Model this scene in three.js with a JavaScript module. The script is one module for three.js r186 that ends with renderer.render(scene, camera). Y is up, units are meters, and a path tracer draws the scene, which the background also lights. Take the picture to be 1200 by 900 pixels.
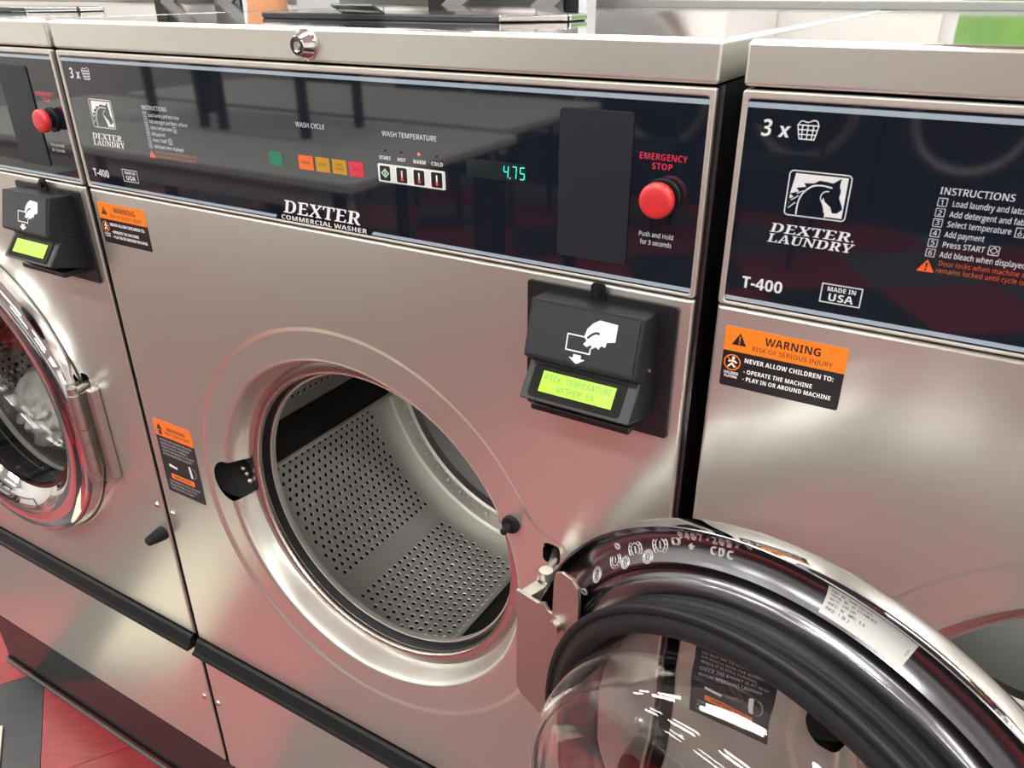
import * as THREE from 'three';
import { mergeGeometries, mergeVertices, toCreasedNormals } from 'three/addons/utils/BufferGeometryUtils.js';
import { RoundedBoxGeometry } from 'three/addons/geometries/RoundedBoxGeometry.js';
import { TextGeometry } from 'three/addons/geometries/TextGeometry.js';
import { FontLoader } from 'three/addons/loaders/FontLoader.js';
import { RectAreaLightUniformsLib } from 'three/addons/lights/RectAreaLightUniformsLib.js';

// ---------------------------------------------------------------- camera, light, exposure
RectAreaLightUniformsLib.init();
const scene = new THREE.Scene();
const renderer = new THREE.WebGLRenderer({ antialias: true });
renderer.toneMapping = THREE.LinearToneMapping;
renderer.toneMappingExposure = 1.6;
renderer.shadowMap.enabled = true;
const YO = 0.085;                       // height of the washers' own zero line above the floor
const camera = new THREE.PerspectiveCamera(2 * Math.atan(450 / 926.7767) * 180 / Math.PI, 4 / 3, 0.02, 60);
camera.position.set(0.8103, 1.1282 + YO, 0.4895);
camera.rotation.order = 'YXZ';
camera.rotation.set(-0.4681, 0.5391, -0.0043);
scene.add(camera);
scene.background = new THREE.Color().setRGB(0.80, 0.92, 1.0);
const PANEL_POWER = 21, PANEL_GLOW = 8;     // ceiling fluorescent panels
const CEIL = 2.85;
const ceilingLights = [];
for (const x of [-3.9, -1.95, 0, 1.95, 3.9]) for (const z of [-2.0, -0.2, 1.6, 3.4]) ceilingLights.push([x, z]);

// ---------------------------------------------------------------- helpers
const taken = new Map();
function numbered(n) { const k = taken.get(n) || 0; taken.set(n, k + 1); return k ? n + '_' + String(k).padStart(3, '0') : n; }
function shadow(o) { o.castShadow = true; o.receiveShadow = true; return o; }
function mesh(name, geo, mat, parent) { const m = shadow(new THREE.Mesh(geo, mat)); m.name = parent ? name : numbered(name); (parent || scene).add(m); return m; }
function tag(o, label, category, group) { o.userData.label = label; o.userData.category = category; if (group) o.userData.group = group; return o; }
function thing(name, label, category, group) { const g = new THREE.Group(); g.name = numbered(name); scene.add(g); return tag(g, label, category, group); }
function sub(name, parent) { const g = new THREE.Group(); g.name = name; parent.add(g); return g; }
function struct(name, geo, mat) { const m = mesh(name, geo, mat); m.userData.kind = 'structure'; return m; }
let seed = 7;
const rnd = () => { seed = (seed + 0x6d2b79f5) | 0; let t = Math.imul(seed ^ (seed >>> 15), 1 | seed); t = (t + Math.imul(t ^ (t >>> 7), 61 | t)) ^ t; return ((t ^ (t >>> 14)) >>> 0) / 4294967296; };
const clamp = (v, a, b) => Math.min(b, Math.max(a, v)), lerp = (a, b, t) => a + (b - a) * t;

function planarUV(geo) {                                   // uv in metres, by the way each face points
  const g = geo.index ? geo.toNonIndexed() : geo, p = g.attributes.position, n = g.attributes.normal, uv = new Float32Array(p.count * 2);
  for (let i = 0; i < p.count; i += 3) {
    let ax = 0, ay = 0, az = 0;
    for (let k = 0; k < 3; k++) { ax += n.getX(i + k); ay += n.getY(i + k); az += n.getZ(i + k); }
    ax = Math.abs(ax); ay = Math.abs(ay); az = Math.abs(az);
    for (let k = 0; k < 3; k++) {
      const x = p.getX(i + k), y = p.getY(i + k), z = p.getZ(i + k);
      const q = az >= ax && az >= ay ? [x, y] : ay >= ax ? [x, -z] : [z, y];
      uv[(i + k) * 2] = q[0]; uv[(i + k) * 2 + 1] = q[1];
    }
  }
  g.setAttribute('uv', new THREE.BufferAttribute(uv, 2));
  return g;
}
function bx(x0, x1, y0, y1, z0, z1, r = 0) {
  const w = x1 - x0, h = y1 - y0, d = z1 - z0;
  const g = r ? new RoundedBoxGeometry(w, h, d, 3, Math.min(r, w / 2.01, h / 2.01, d / 2.01)) : new THREE.BoxGeometry(w, h, d);
  g.translate((x0 + x1) / 2, (y0 + y1) / 2, (z0 + z1) / 2);
  return planarUV(g);
}
function merge(list) {
  const gs = list.map((g) => { const h = g.index ? g.toNonIndexed() : g; for (const k of Object.keys(h.attributes)) if (!['position', 'normal', 'uv'].includes(k)) h.deleteAttribute(k); h.morphAttributes = {}; return h; });
  return mergeGeometries(gs);
}
// a turned shape: profile of [radius, z] about the z axis, smooth around, creased along the profile where it bends sharply
function turn(profile, seg = 96, a0 = 0, a1 = Math.PI * 2, crease = 0.6) {
  const P = profile.filter((q, i) => !i || Math.hypot(q[0] - profile[i - 1][0], q[1] - profile[i - 1][1]) > 1e-7), n = P.length, seg2 = [], ring = [];
  for (let j = 0; j < n - 1; j++) { const dr = P[j + 1][0] - P[j][0], dz = P[j + 1][1] - P[j][1], l = Math.hypot(dr, dz); seg2.push([dz / l, -dr / l]); }
  const closed = Math.hypot(P[0][0] - P[n - 1][0], P[0][1] - P[n - 1][1]) < 1e-7;
  const at = (j, k) => { const o = k === 0 ? (j > 0 ? j - 1 : closed ? n - 2 : -1) : (j < n - 2 ? j + 1 : closed ? 0 : -1), s = seg2[j]; if (o < 0) return s; const t = seg2[o], d = s[0] * t[0] + s[1] * t[1]; if (Math.acos(clamp(d, -1, 1)) > crease) return s; const x = s[0] + t[0], y = s[1] + t[1], l = Math.hypot(x, y); return [x / l, y / l]; };
  let len = 0;
  for (let j = 0; j < n - 1; j++) { const l = Math.hypot(P[j + 1][0] - P[j][0], P[j + 1][1] - P[j][1]); ring.push([P[j], at(j, 0), len], [P[j + 1], at(j, 1), len + l]); len += l; }
  let area = 0; for (let j = 0; j < n; j++) { const p = P[j], q = P[(j + 1) % n]; area += p[0] * q[1] - q[0] * p[1]; }
  const sgn = area >= 0 ? 1 : -1, m = ring.length, pos = [], nor = [], uv = [], idx = [];
  for (let i = 0; i <= seg; i++) { const a = a0 + (a1 - a0) * i / seg, c = Math.cos(a), s = Math.sin(a); for (const [q, k, l] of ring) { pos.push(q[0] * c, q[0] * s, q[1]); nor.push(sgn * k[0] * c, sgn * k[0] * s, sgn * k[1]); uv.push(a * 0.2, l); } }
  for (let i = 0; i < seg; i++) for (let j = 0; j < m; j += 2) { const a = i * m + j, b = a + m; if (sgn > 0) idx.push(a, b, a + 1, b, b + 1, a + 1); else idx.push(a, a + 1, b, b, a + 1, b + 1); }
  const g = new THREE.BufferGeometry();
  g.setAttribute('position', new THREE.Float32BufferAttribute(pos, 3)); g.setAttribute('normal', new THREE.Float32BufferAttribute(nor, 3)); g.setAttribute('uv', new THREE.Float32BufferAttribute(uv, 2)); g.setIndex(idx);
  return matchWinding(g);
}
function matchWinding(g) {                                 // faces turned to agree with their normals, slivers dropped
  const ix = g.index.array, p = g.attributes.position, n = g.attributes.normal, out = [], A = new THREE.Vector3(), B = new THREE.Vector3(), C = new THREE.Vector3(), N = new THREE.Vector3();
  for (let t = 0; t < ix.length; t += 3) {
    A.fromBufferAttribute(p, ix[t]); B.fromBufferAttribute(p, ix[t + 1]).sub(A); C.fromBufferAttribute(p, ix[t + 2]).sub(A); B.cross(C); if (B.lengthSq() < 1e-22) continue;
    N.set(0, 0, 0); for (let k = 0; k < 3; k++) N.add(C.fromBufferAttribute(n, ix[t + k]));
    if (B.dot(N) >= 0) out.push(ix[t], ix[t + 1], ix[t + 2]); else out.push(ix[t + 1], ix[t], ix[t + 2]);
  }
  g.setIndex(out); return g;
}
function smoothProfile(pts, per = 6) {                      // a rounded run through profile points
  const c = new THREE.CatmullRomCurve3(pts.map((q) => new THREE.Vector3(q[0], q[1], 0)), false, 'centripetal');
  return c.getPoints((pts.length - 1) * per).map((v) => [v.x, v.y]);
}
function prismX(zy, x0, x1, bevel = 0.001) {                // outline in (z, y) drawn out along x
  const s = new THREE.Shape(zy.map(([z, y]) => new THREE.Vector2(z, y)));
  const g = new THREE.ExtrudeGeometry(s, { depth: x1 - x0 - 2 * bevel, bevelEnabled: bevel > 0, bevelSize: bevel, bevelThickness: bevel, bevelOffset: -bevel, bevelSegments: 2, curveSegments: 6 });
  g.translate(0, 0, bevel); g.rotateY(-Math.PI / 2); g.translate(x1, 0, 0);
  return planarUV(g);
}
function rrect(x0, x1, y0, y1, r, path = new THREE.Shape()) {
  path.moveTo(x0 + r, y0); path.lineTo(x1 - r, y0); path.absarc(x1 - r, y0 + r, r, -Math.PI / 2, 0, false); path.lineTo(x1, y1 - r); path.absarc(x1 - r, y1 - r, r, 0, Math.PI / 2, false);
  path.lineTo(x0 + r, y1); path.absarc(x0 + r, y1 - r, r, Math.PI / 2, Math.PI, false); path.lineTo(x0, y0 + r); path.absarc(x0 + r, y0 + r, r, Math.PI, Math.PI * 1.5, false);
  return path;
}
function plate(shape, z0, z1, bevel = 0) {
  const g = new THREE.ExtrudeGeometry(shape, { depth: z1 - z0 - 2 * bevel, bevelEnabled: bevel > 0, bevelSize: bevel, bevelThickness: bevel, bevelOffset: -bevel, bevelSegments: 3, curveSegments: 8 });
  g.translate(0, 0, z0 + bevel);
  return planarUV(g);
}
// a thin printed sheet: front face takes the whole picture
function sheet(x0, x1, y0, y1, z0, z1) {
  const g = new THREE.BoxGeometry(x1 - x0, y1 - y0, z1 - z0).toNonIndexed();
  g.translate((x0 + x1) / 2, (y0 + y1) / 2, (z0 + z1) / 2);
  const p = g.attributes.position, uv = g.attributes.uv;
  for (let i = 0; i < p.count; i++) uv.setXY(i, (p.getX(i) - x0) / (x1 - x0), (p.getY(i) - y0) / (y1 - y0));
  return g;
}
// a thin printed label with rounded corners
function roundSheet(x0, x1, y0, y1, z0, z1, r) {
  const g = plate(rrect(x0, x1, y0, y1, r), z0, z1), p = g.attributes.position, uv = g.attributes.uv;
  for (let i = 0; i < p.count; i++) uv.setXY(i, (p.getX(i) - x0) / (x1 - x0), (p.getY(i) - y0) / (y1 - y0));
  return g;
}
const cyl = (r0, r1, h, seg = 24) => { const g = new THREE.CylinderGeometry(r1, r0, h, seg); g.rotateX(Math.PI / 2); g.translate(0, 0, h / 2); return g; };   // along +z from 0 to h: r0 at the back, r1 in front
function rod(a, b, r, seg = 12) { const A = new THREE.Vector3(...a), B = new THREE.Vector3(...b), d = B.clone().sub(A); const g = new THREE.CylinderGeometry(r, r, d.length(), seg); g.applyQuaternion(new THREE.Quaternion().setFromUnitVectors(new THREE.Vector3(0, 1, 0), d.clone().normalize())); const m = A.add(B).multiplyScalar(0.5); g.translate(m.x, m.y, m.z); return g; }

// ---------------------------------------------------------------- textures
function dataTex(w, h, fn, srgb = true, rep = [1, 1]) {
  const d = new Uint8Array(w * h * 4);
  for (let y = 0; y < h; y++) for (let x = 0; x < w; x++) { const c = fn(x, y), i = (y * w + x) * 4; d[i] = clamp(c[0], 0, 255); d[i + 1] = clamp(c[1], 0, 255); d[i + 2] = clamp(c[2], 0, 255); d[i + 3] = 255; }
  const t = new THREE.DataTexture(d, w, h); t.magFilter = t.minFilter = THREE.LinearFilter; t.wrapS = t.wrapT = THREE.RepeatWrapping; t.repeat.set(...rep);
  if (srgb) t.colorSpace = THREE.SRGBColorSpace; t.needsUpdate = true; return t;
}
function noiseGrid(w, h) { const a = new Float32Array(w * h); for (let i = 0; i < a.length; i++) a[i] = rnd(); return (x, y) => { const xi = Math.floor(x), yi = Math.floor(y), fx = x - xi, fy = y - yi, m = (v, k) => ((v % k) + k) % k, s = (t) => t * t * (3 - 2 * t); const g = (i, j) => a[m(j, h) * w + m(i, w)]; return lerp(lerp(g(xi, yi), g(xi + 1, yi), s(fx)), lerp(g(xi, yi + 1), g(xi + 1, yi + 1), s(fx)), s(fy)); }; }
const N1 = noiseGrid(64, 64), N2 = noiseGrid(128, 128), NS = noiseGrid(16, 512);
const streak = (x, y) => 0.5 * NS(x * 16 / 512, y) + 0.3 * NS(x * 16 / 256 + 5, y * 0.5 + 40) + 0.2 * NS(x * 16 / 512, y * 0.25);
const brushTint = dataTex(512, 512, (x, y) => { const v = 250 + 8 * (streak(x, y) - 0.5); return [v, v, v]; }, true, [1.1, 19]);
const brushRough = dataTex(512, 512, (x, y) => { const v = 238 + 22 * (streak(x, y) - 0.5); return [v, v, v]; }, false, [1.1, 19]);
function canvasTex(w, h, draw) {
  const c = document.createElement('canvas'); c.width = w; c.height = h; const k = c.getContext('2d'); draw(k, w, h);
  const t = new THREE.CanvasTexture(c); t.colorSpace = THREE.SRGBColorSpace; t.anisotropy = 8; return t;
}

// ---------------------------------------------------------------- materials
const lin = (r, g, b) => new THREE.Color().setRGB(r, g, b);
const M = {};
M.brushed = new THREE.MeshPhysicalMaterial({ color: lin(0.74, 0.735, 0.68), metalness: 0.84, roughness: 0.31, roughnessMap: brushRough, map: brushTint, anisotropy: 0.7, anisotropyRotation: Math.PI / 2 });
M.steel = new THREE.MeshStandardMaterial({ color: lin(0.62, 0.60, 0.57), metalness: 1, roughness: 0.27 });
M.satin = new THREE.MeshStandardMaterial({ color: lin(0.60, 0.58, 0.55), metalness: 1, roughness: 0.38 });
M.polished = new THREE.MeshStandardMaterial({ color: lin(0.72, 0.72, 0.71), metalness: 1, roughness: 0.07 });
M.chrome = new THREE.MeshStandardMaterial({ color: lin(0.74, 0.74, 0.75), metalness: 1, roughness: 0.05 });
M.cast = new THREE.MeshStandardMaterial({ color: lin(0.22, 0.22, 0.24), metalness: 1, roughness: 0.2 });
M.drum = new THREE.MeshStandardMaterial({ color: lin(0.80, 0.795, 0.75), metalness: 0.78, roughness: 0.4 });
M.rib = new THREE.MeshStandardMaterial({ color: lin(0.014, 0.015, 0.016), roughness: 0.5 });  // near-black colour stands in for steel lifters mirroring the dark drum
M.darkSteel = new THREE.MeshStandardMaterial({ color: lin(0.30, 0.30, 0.31), metalness: 0.9, roughness: 0.42 });
M.bezel = new THREE.MeshStandardMaterial({ color: lin(0.74, 0.72, 0.67), metalness: 0.85, roughness: 0.42 });
M.zinc = new THREE.MeshStandardMaterial({ color: lin(0.56, 0.53, 0.48), metalness: 1, roughness: 0.42 });
M.blackPaint = new THREE.MeshStandardMaterial({ color: lin(0.012, 0.013, 0.015), roughness: 0.35 });
M.blackGap = new THREE.MeshStandardMaterial({ color: lin(0.008, 0.008, 0.009), roughness: 0.85 });
M.rubber = new THREE.MeshPhysicalMaterial({ color: lin(0.012, 0.012, 0.014), roughness: 0.45, specularIntensity: 0.55 });
M.trim = new THREE.MeshPhysicalMaterial({ color: lin(0.010, 0.0105, 0.012), roughness: 0.42, specularIntensity: 0.6 });
M.reader = new THREE.MeshPhysicalMaterial({ color: lin(0.017, 0.019, 0.023), roughness: 0.4, specularIntensity: 0.75 });
M.readerPlate = new THREE.MeshStandardMaterial({ color: lin(0.013, 0.013, 0.016), roughness: 0.33 });
M.kick = new THREE.MeshPhysicalMaterial({ color: lin(0.010, 0.010, 0.012), roughness: 0.18, specularIntensity: 0.6 });
M.coin = new THREE.MeshPhysicalMaterial({ color: lin(0.014, 0.017, 0.025), roughness: 0.42, specularIntensity: 0.8 });
M.panelPlain = new THREE.MeshPhysicalMaterial({ color: lin(0.012, 0.014, 0.02), roughness: 0.1 });
M.red = new THREE.MeshPhysicalMaterial({ color: lin(0.62, 0.03, 0.035), roughness: 0.35, clearcoat: 0.3, clearcoatRoughness: 0.25 });
M.glass = new THREE.MeshPhysicalMaterial({ color: 0xffffff, roughness: 0.0, metalness: 0, transmission: 1, thickness: 0.006, ior: 1.5, attenuationColor: lin(0.86, 0.93, 0.9), attenuationDistance: 0.25 });
M.pane = new THREE.MeshPhysicalMaterial({ color: 0xffffff, roughness: 0, transmission: 1, thickness: 0, ior: 1.5 });
M.screenGlass = new THREE.MeshPhysicalMaterial({ color: lin(0.010, 0.012, 0.011), roughness: 0.06 });
M.white = new THREE.MeshStandardMaterial({ color: lin(0.74, 0.74, 0.72), roughness: 0.75 });
M.greyTop = new THREE.MeshStandardMaterial({ color: lin(0.52, 0.52, 0.50), roughness: 0.45 });
M.blackLeg = new THREE.MeshStandardMaterial({ color: lin(0.015, 0.015, 0.016), roughness: 0.4 });

const font = await new FontLoader().loadAsync('fonts/droid/droid_sans_bold.typeface.json');

// ---------------------------------------------------------------- room
const RX0 = -5, RX1 = 5, RZ0 = -3.2, RZ1 = 5.8;
const floor = struct('floor', bx(RX0 - 0.2, RX1 + 0.2, -0.12, -0.006, RZ0 - 0.2, RZ1 + 0.2), new THREE.MeshStandardMaterial({ color: lin(0.08, 0.08, 0.08), roughness: 0.9 }));
{
  const mottle = (r, g, b, amp) => [0, 1].map((k) => dataTex(256, 256, (x, y) => {
    const a = (k ? 0.5 : -0.4), u = x * Math.cos(a) + y * Math.sin(a), v = -x * Math.sin(a) + y * Math.cos(a);
    const s = 0.55 * N2(u / 34, v / 5) + 0.3 * N2(u / 12 + 30, v / 3) + 0.15 * N2(x / 2, y / 2), w = 1 + amp * (s - 0.5);
    const chip = N2(x / 3 + 50 * k, y / 3 + 9) > 0.965 ? 26 : 0;
    return [r * w + chip, g * w + chip, b * w + chip];
  }));
  const mk = (t) => new THREE.MeshPhysicalMaterial({ map: t, roughness: 0.32 });
  const reds = mottle(140, 42, 48, 0.3).map(mk), blacks = mottle(38, 39, 42, 0.45).map(mk);
  const T = 0.2656, th = 33 * Math.PI / 180, c = Math.cos(th), s = Math.sin(th);
  const g = new THREE.BoxGeometry(T - 0.0012, 0.006, T - 0.0012);
  const redAt = { '0,0': 0, '-1,0': 1, '0,-1': 1, '1,-1': 1, '2,-1': 0, '1,0': 1, '2,0': 1, '3,0': 1, '3,1': 1, '3,2': 1, '3,3': 1, '4,1': 1, '4,2': 1, '4,3': 1, '5,3': 1, '5,4': 1, '6,1': 1, '6,2': 1, '7,0': 1, '6,0': 0, '7,1': 0, '8,1': 0, '5,0': 0, '5,1': 0, '3,-1': 0, '-1,-1': 1, '0,1': 0 };
  for (let i = -26; i <= 30; i++) for (let j = -26; j <= 30; j++) {
    const a = -0.492 + (i + 0.5) * T, b = 0.30 + (j + 0.5) * T, x = a * c - b * s, z = a * s + b * c;
    if (x < -2.2 || x > 2.3 || z < -0.12 || z > 3.2) continue;
    const key = i + ',' + j, h = Math.abs(Math.sin(i * 12.9898 + j * 78.233) * 43758.5453) % 1;
    const red = key in redAt ? redAt[key] : ((Math.floor(i / 2) + Math.floor(j / 2)) & 1) === 0;
    const t = mesh('tile', g, (red ? reds : blacks)[h > 0.5 ? 1 : 0], floor);
    t.position.set(x, -0.003, z); t.rotation.y = -th + (h > 0.5 ? 0 : Math.PI / 2);
  }
  const rest = [];
  for (let i = -26; i <= 30; i++) for (let j = -26; j <= 30; j++) {
    const a = -0.492 + (i + 0.5) * T, b = 0.30 + (j + 0.5) * T, x = a * c - b * s, z = a * s + b * c;
    if (x > RX0 && x < RX1 && z > RZ0 && z < RZ1 && (x < -2.2 || x > 2.3 || z < -0.12 || z > 3.2) && ((Math.floor(i / 2) + Math.floor(j / 2)) & 1) === 0) { const q = g.clone(); q.rotateY(-th); q.translate(x, -0.003, z); rest.push(q); }
  }
  const far = mesh('distant_tiles', merge(rest), reds[0], floor); far.userData.kind = 'stuff';
}
const wallMat = new THREE.MeshStandardMaterial({ color: lin(0.72, 0.72, 0.70), roughness: 0.85 });
const WX0 = 0.52, WX1 = 3.3, WY0 = 1.05, WY1 = 2.45;
struct('wall_back', merge([bx(RX0, WX0, 0, CEIL, RZ0 - 0.15, RZ0), bx(WX1, RX1, 0, CEIL, RZ0 - 0.15, RZ0), bx(WX0, WX1, 0, WY0, RZ0 - 0.15, RZ0), bx(WX0, WX1, WY1, CEIL, RZ0 - 0.15, RZ0)]), wallMat);
struct('wall_front', bx(RX0, RX1, 0, CEIL, RZ1, RZ1 + 0.15), wallMat);
struct('wall_left', bx(RX0 - 0.15, RX0, 0, CEIL, RZ0 - 0.15, RZ1 + 0.15), wallMat);
struct('wall_right', bx(RX1, RX1 + 0.15, 0, CEIL, RZ0 - 0.15, RZ1 + 0.15), wallMat);
struct('ceiling', bx(RX0 - 0.15, RX1 + 0.15, CEIL, CEIL + 0.12, RZ0 - 0.15, RZ1 + 0.15), new THREE.MeshStandardMaterial({ color: lin(0.78, 0.78, 0.76), roughness: 0.9 }));
{
  const w = struct('window_1', bx(WX0, WX1, WY0, WY1, RZ0 - 0.085, RZ0 - 0.08), M.pane);
  const fm = new THREE.MeshStandardMaterial({ color: lin(0.7, 0.7, 0.7), roughness: 0.4 });
  for (const [a, b, c, d] of [[WX0, WX1, WY0, WY0 + 0.05], [WX0, WX1, WY1 - 0.05, WY1], [WX0, WX0 + 0.05, WY0, WY1], [WX1 - 0.05, WX1, WY0, WY1], [1.0, 1.05, WY0, WY1], [2.2, 2.25, WY0, WY1]]) mesh('window_frame', bx(a, b, c, d, RZ0 - 0.11, RZ0 - 0.05), fm, w);
}
{ // shrubs outside the window
  const leaf = new THREE.MeshStandardMaterial({ color: lin(0.22, 0.42, 0.05), roughness: 0.8 });
  [[0.75, 0.95, -4.6, 0.62], [2.6, 0.85, -4.8, 0.68]].forEach(([x, y, z, r], k) => {
    const g = new THREE.IcosahedronGeometry(r, 5), p = g.attributes.position;
    for (let i = 0; i < p.count; i++) { const a = p.getX(i), b = p.getY(i), c = p.getZ(i), q = 0.8 + 0.35 * N2(a * 14 + 9 + k * 11, b * 14 + c * 9); p.setXYZ(i, a * q, b * q * 1.1, c * q); }
    g.computeVertexNormals(); g.translate(x, y, z);
    tag(mesh('shrub', g, leaf), k ? 'bright green shrub outside the window, the right-hand one' : 'bright green shrub outside the window, the left-hand one', 'shrub');
  });
}
{
  const glow = new THREE.MeshStandardMaterial({ color: lin(0.8, 0.8, 0.8), emissive: lin(1.0, 0.99, 0.93), emissiveIntensity: PANEL_GLOW, roughness: 0.6 });
  const frameM = new THREE.MeshStandardMaterial({ color: lin(0.75, 0.75, 0.75), roughness: 0.5 });
  const rows = ['near the back wall', 'behind the washer fronts', 'above the aisle', 'above the far chairs'];
  ceilingLights.forEach(([x, z], k) => {
    const t = thing('ceiling_light', `fluorescent ceiling panel ${rows[k % 4]}, ${['leftmost', 'second from the left', 'middle one', 'second from the right', 'rightmost'][Math.floor(k / 4)]} of its row`, 'light', 'fluorescent ceiling panels');
    t.position.set(x, CEIL, z);
    mesh('frame', merge([bx(-0.62, 0.62, -0.03, 0, -0.125, -0.1), bx(-0.62, 0.62, -0.03, 0, 0.1, 0.125), bx(-0.62, -0.595, -0.03, 0, -0.1, 0.1), bx(0.595, 0.62, -0.03, 0, -0.1, 0.1)]), frameM, t);
    mesh('diffuser', bx(-0.597, 0.597, -0.018, -0.002, -0.102, 0.102), glow, t);
    const l = new THREE.RectAreaLight(lin(1.0, 0.99, 0.93), PANEL_POWER, 1.18, 0.19);
    l.position.set(0, -0.024, 0); l.rotation.x = -Math.PI / 2; l.castShadow = true; t.add(l);
  });
}

// ---------------------------------------------------------------- washers
const W = 0.66, CX = 0.3272, CY = 0.6137, FB = 0.0418, HX = 0.5631, HZ = 0.021;
const down = (g) => { g.translate(0, -FB, 0); return g; };

// printed front of the control panel, drawn in millimetres (x to the right, y up)
const PX0 = 3.0, PX1 = 657.2, PY0 = 941.8, PY1 = 1068.2;
function panelPrint(k, w, h) {
  const s = w / (PX1 - PX0), X = (x) => (x - PX0) * s, Y = (y) => (PY1 - y) * h / (PY1 - PY0);
  k.fillStyle = '#151a24'; k.fillRect(0, 0, w, h);
  const text = (t, x, y, cap, width, font, col, align = 'left', skew = 0) => {       // cap height and width in mm
    k.save(); k.font = font.replace('$', '100px'); k.fillStyle = col; k.textBaseline = 'alphabetic';
    const m = k.measureText(t).width, sx = width ? width * s / m : cap * s / 71, sy = cap * s / 71;
    k.translate(X(x) - (align === 'center' ? m * sx / 2 : 0), Y(y)); k.transform(1, 0, -skew, 1, 0, 0); k.scale(sx, sy); k.fillText(t, 0, 0); k.restore();
  };
  const B = 'bold $ sans-serif', R = '$ sans-serif', S = 'bold $ serif', ink = '#dfe4e8';
  k.fillStyle = '#9fb1bf';
  k.fillRect(X(3), Y(1066.2), X(657) - X(3), 3.1 * s);
  const stripe = (a, b, la, lb) => { k.beginPath(); k.moveTo(X(a), Y(946.4)); k.lineTo(X(b), Y(946.4)); k.lineTo(X(b - lb), Y(943.4)); k.lineTo(X(a - la), Y(943.4)); k.fill(); };
  stripe(4, 274.5, 0, 2); stripe(384.5, 657, 2.5, 0);
  // load size and basket
  text('3', 13, 1047.6, 9.4, 6.2, B, ink, 'left', 0.08); text('x', 23, 1047.6, 8.2, 6.6, B, ink, 'left', 0.08);
  k.strokeStyle = ink; k.lineWidth = 0.75 * s; k.lineJoin = 'round';
  k.beginPath(); k.moveTo(X(33.6), Y(1055.3)); k.lineTo(X(45.4), Y(1055.3)); k.lineTo(X(43.8), Y(1047.6)); k.lineTo(X(35.4), Y(1047.6)); k.closePath(); k.stroke();
  for (const y of [1052.8, 1050.2]) { k.beginPath(); k.moveTo(X(34.3), Y(y)); k.lineTo(X(44.8), Y(y)); k.stroke(); }
  for (const x of [36.4, 39.5, 42.6]) { k.beginPath(); k.moveTo(X(x), Y(1055.3)); k.lineTo(X(x + (39.5 - x) * 0.12), Y(1047.6)); k.stroke(); }
  k.beginPath(); k.moveTo(X(34), Y(1055.5)); k.bezierCurveTo(X(35), Y(1059), X(37.5), Y(1057), X(38.5), Y(1057)); k.bezierCurveTo(X(40), Y(1056.4), X(42), Y(1059.6), X(44.6), Y(1057.4)); k.lineTo(X(45.2), Y(1055.4)); k.stroke();
  // horse emblem in its frame
  const bx0 = 33.4, bx1 = 68.2, by0 = 1003.2, by1 = 1029.6, U = (u) => X(bx0 + u * (bx1 - bx0)), V = (v) => Y(by1 - v * (by1 - by0));
  const poly = (pts, fill) => { k.beginPath(); pts.forEach(([u, v], i) => (i ? k.lineTo(U(u), V(v)) : k.moveTo(U(u), V(v)))); k.closePath(); k.fillStyle = fill; k.fill(); };
  const curve = (pts) => { k.beginPath(); k.moveTo(U(pts[0][0]), V(pts[0][1])); for (let i = 1; i < pts.length - 1; i++) { const [a, b] = pts[i], [c, d] = pts[i + 1]; k.quadraticCurveTo(U(a), V(b), U((a + c) / 2), V((b + d) / 2)); } const q = pts[pts.length - 1]; k.lineTo(U(q[0]), V(q[1])); };
  poly([[0.10, 0.05], [0.95, 0.05], [0.95, 0.95], [0.66, 0.95], [0.66, 0.86], [0.05, 0.96], [0.05, 0.5]], ink);
  poly([[0.02, 0.98], [0.06, 0.7], [0.02, 0.66], [0.12, 0.58], [0.05, 0.52], [0.2, 0.45], [0.14, 0.38], [0.3, 0.33], [0.26, 0.26], [0.42, 0.24], [0.5, 0.17], [0.62, 0.18], [0.72, 0.2], [0.84, 0.08], [0.83, 0.24], [0.86, 0.36], [0.85, 0.5], [0.91, 0.66], [0.93, 0.74], [0.86, 0.84], [0.78, 0.85], [0.74, 0.72], [0.64, 0.62], [0.6, 0.52], [0.58, 0.62], [0.63, 0.78], [0.66, 0.98]], '#151a24');
  k.strokeStyle = ink; k.lineWidth = 1.0 * s;
  curve([[0.20, 0.97], [0.18, 0.62], [0.36, 0.30], [0.55, 0.26], [0.72, 0.30]]); k.stroke();
  curve([[0.68, 0.97], [0.66, 0.74], [0.54, 0.56], [0.58, 0.40], [0.68, 0.38]]); k.lineWidth = 0.7 * s; k.stroke();
  for (const [a, b, c, d] of [[0.05, 0.84, 0.16, 0.7], [0.08, 0.66, 0.2, 0.54], [0.16, 0.5, 0.27, 0.42]]) { k.beginPath(); k.moveTo(U(a), V(b)); k.lineTo(U(c), V(d)); k.stroke(); }
  k.lineWidth = 0.8 * s; k.beginPath(); k.roundRect(U(0), V(0), U(1) - U(0), V(1) - V(0), 2.2 * s); k.stroke();
  text('DEXTER', 26, 991.6, 5.6, 47, S, ink, 'left', 0.2); text('.', 73.6, 991.6, 5, 0, S, ink);
  text('LAUNDRY', 25.4, 985, 5.4, 50, S, ink, 'left', 0.2);
  text('T-400', 13.6, 953.2, 7.8, 26, B, ink);
  k.strokeStyle = ink; k.lineWidth = 0.8 * s; k.strokeRect(X(62.6), Y(964.4), 23 * s, 11.6 * s);
  text('MADE IN', 74.1, 960.0, 2.7, 17, B, ink, 'center'); text('USA', 74.1, 954.1, 4.7, 15, B, ink, 'center');
  // instructions
  text('INSTRUCTIONS', 113.8, 1025, 3.8, 36, R, ink);
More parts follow.
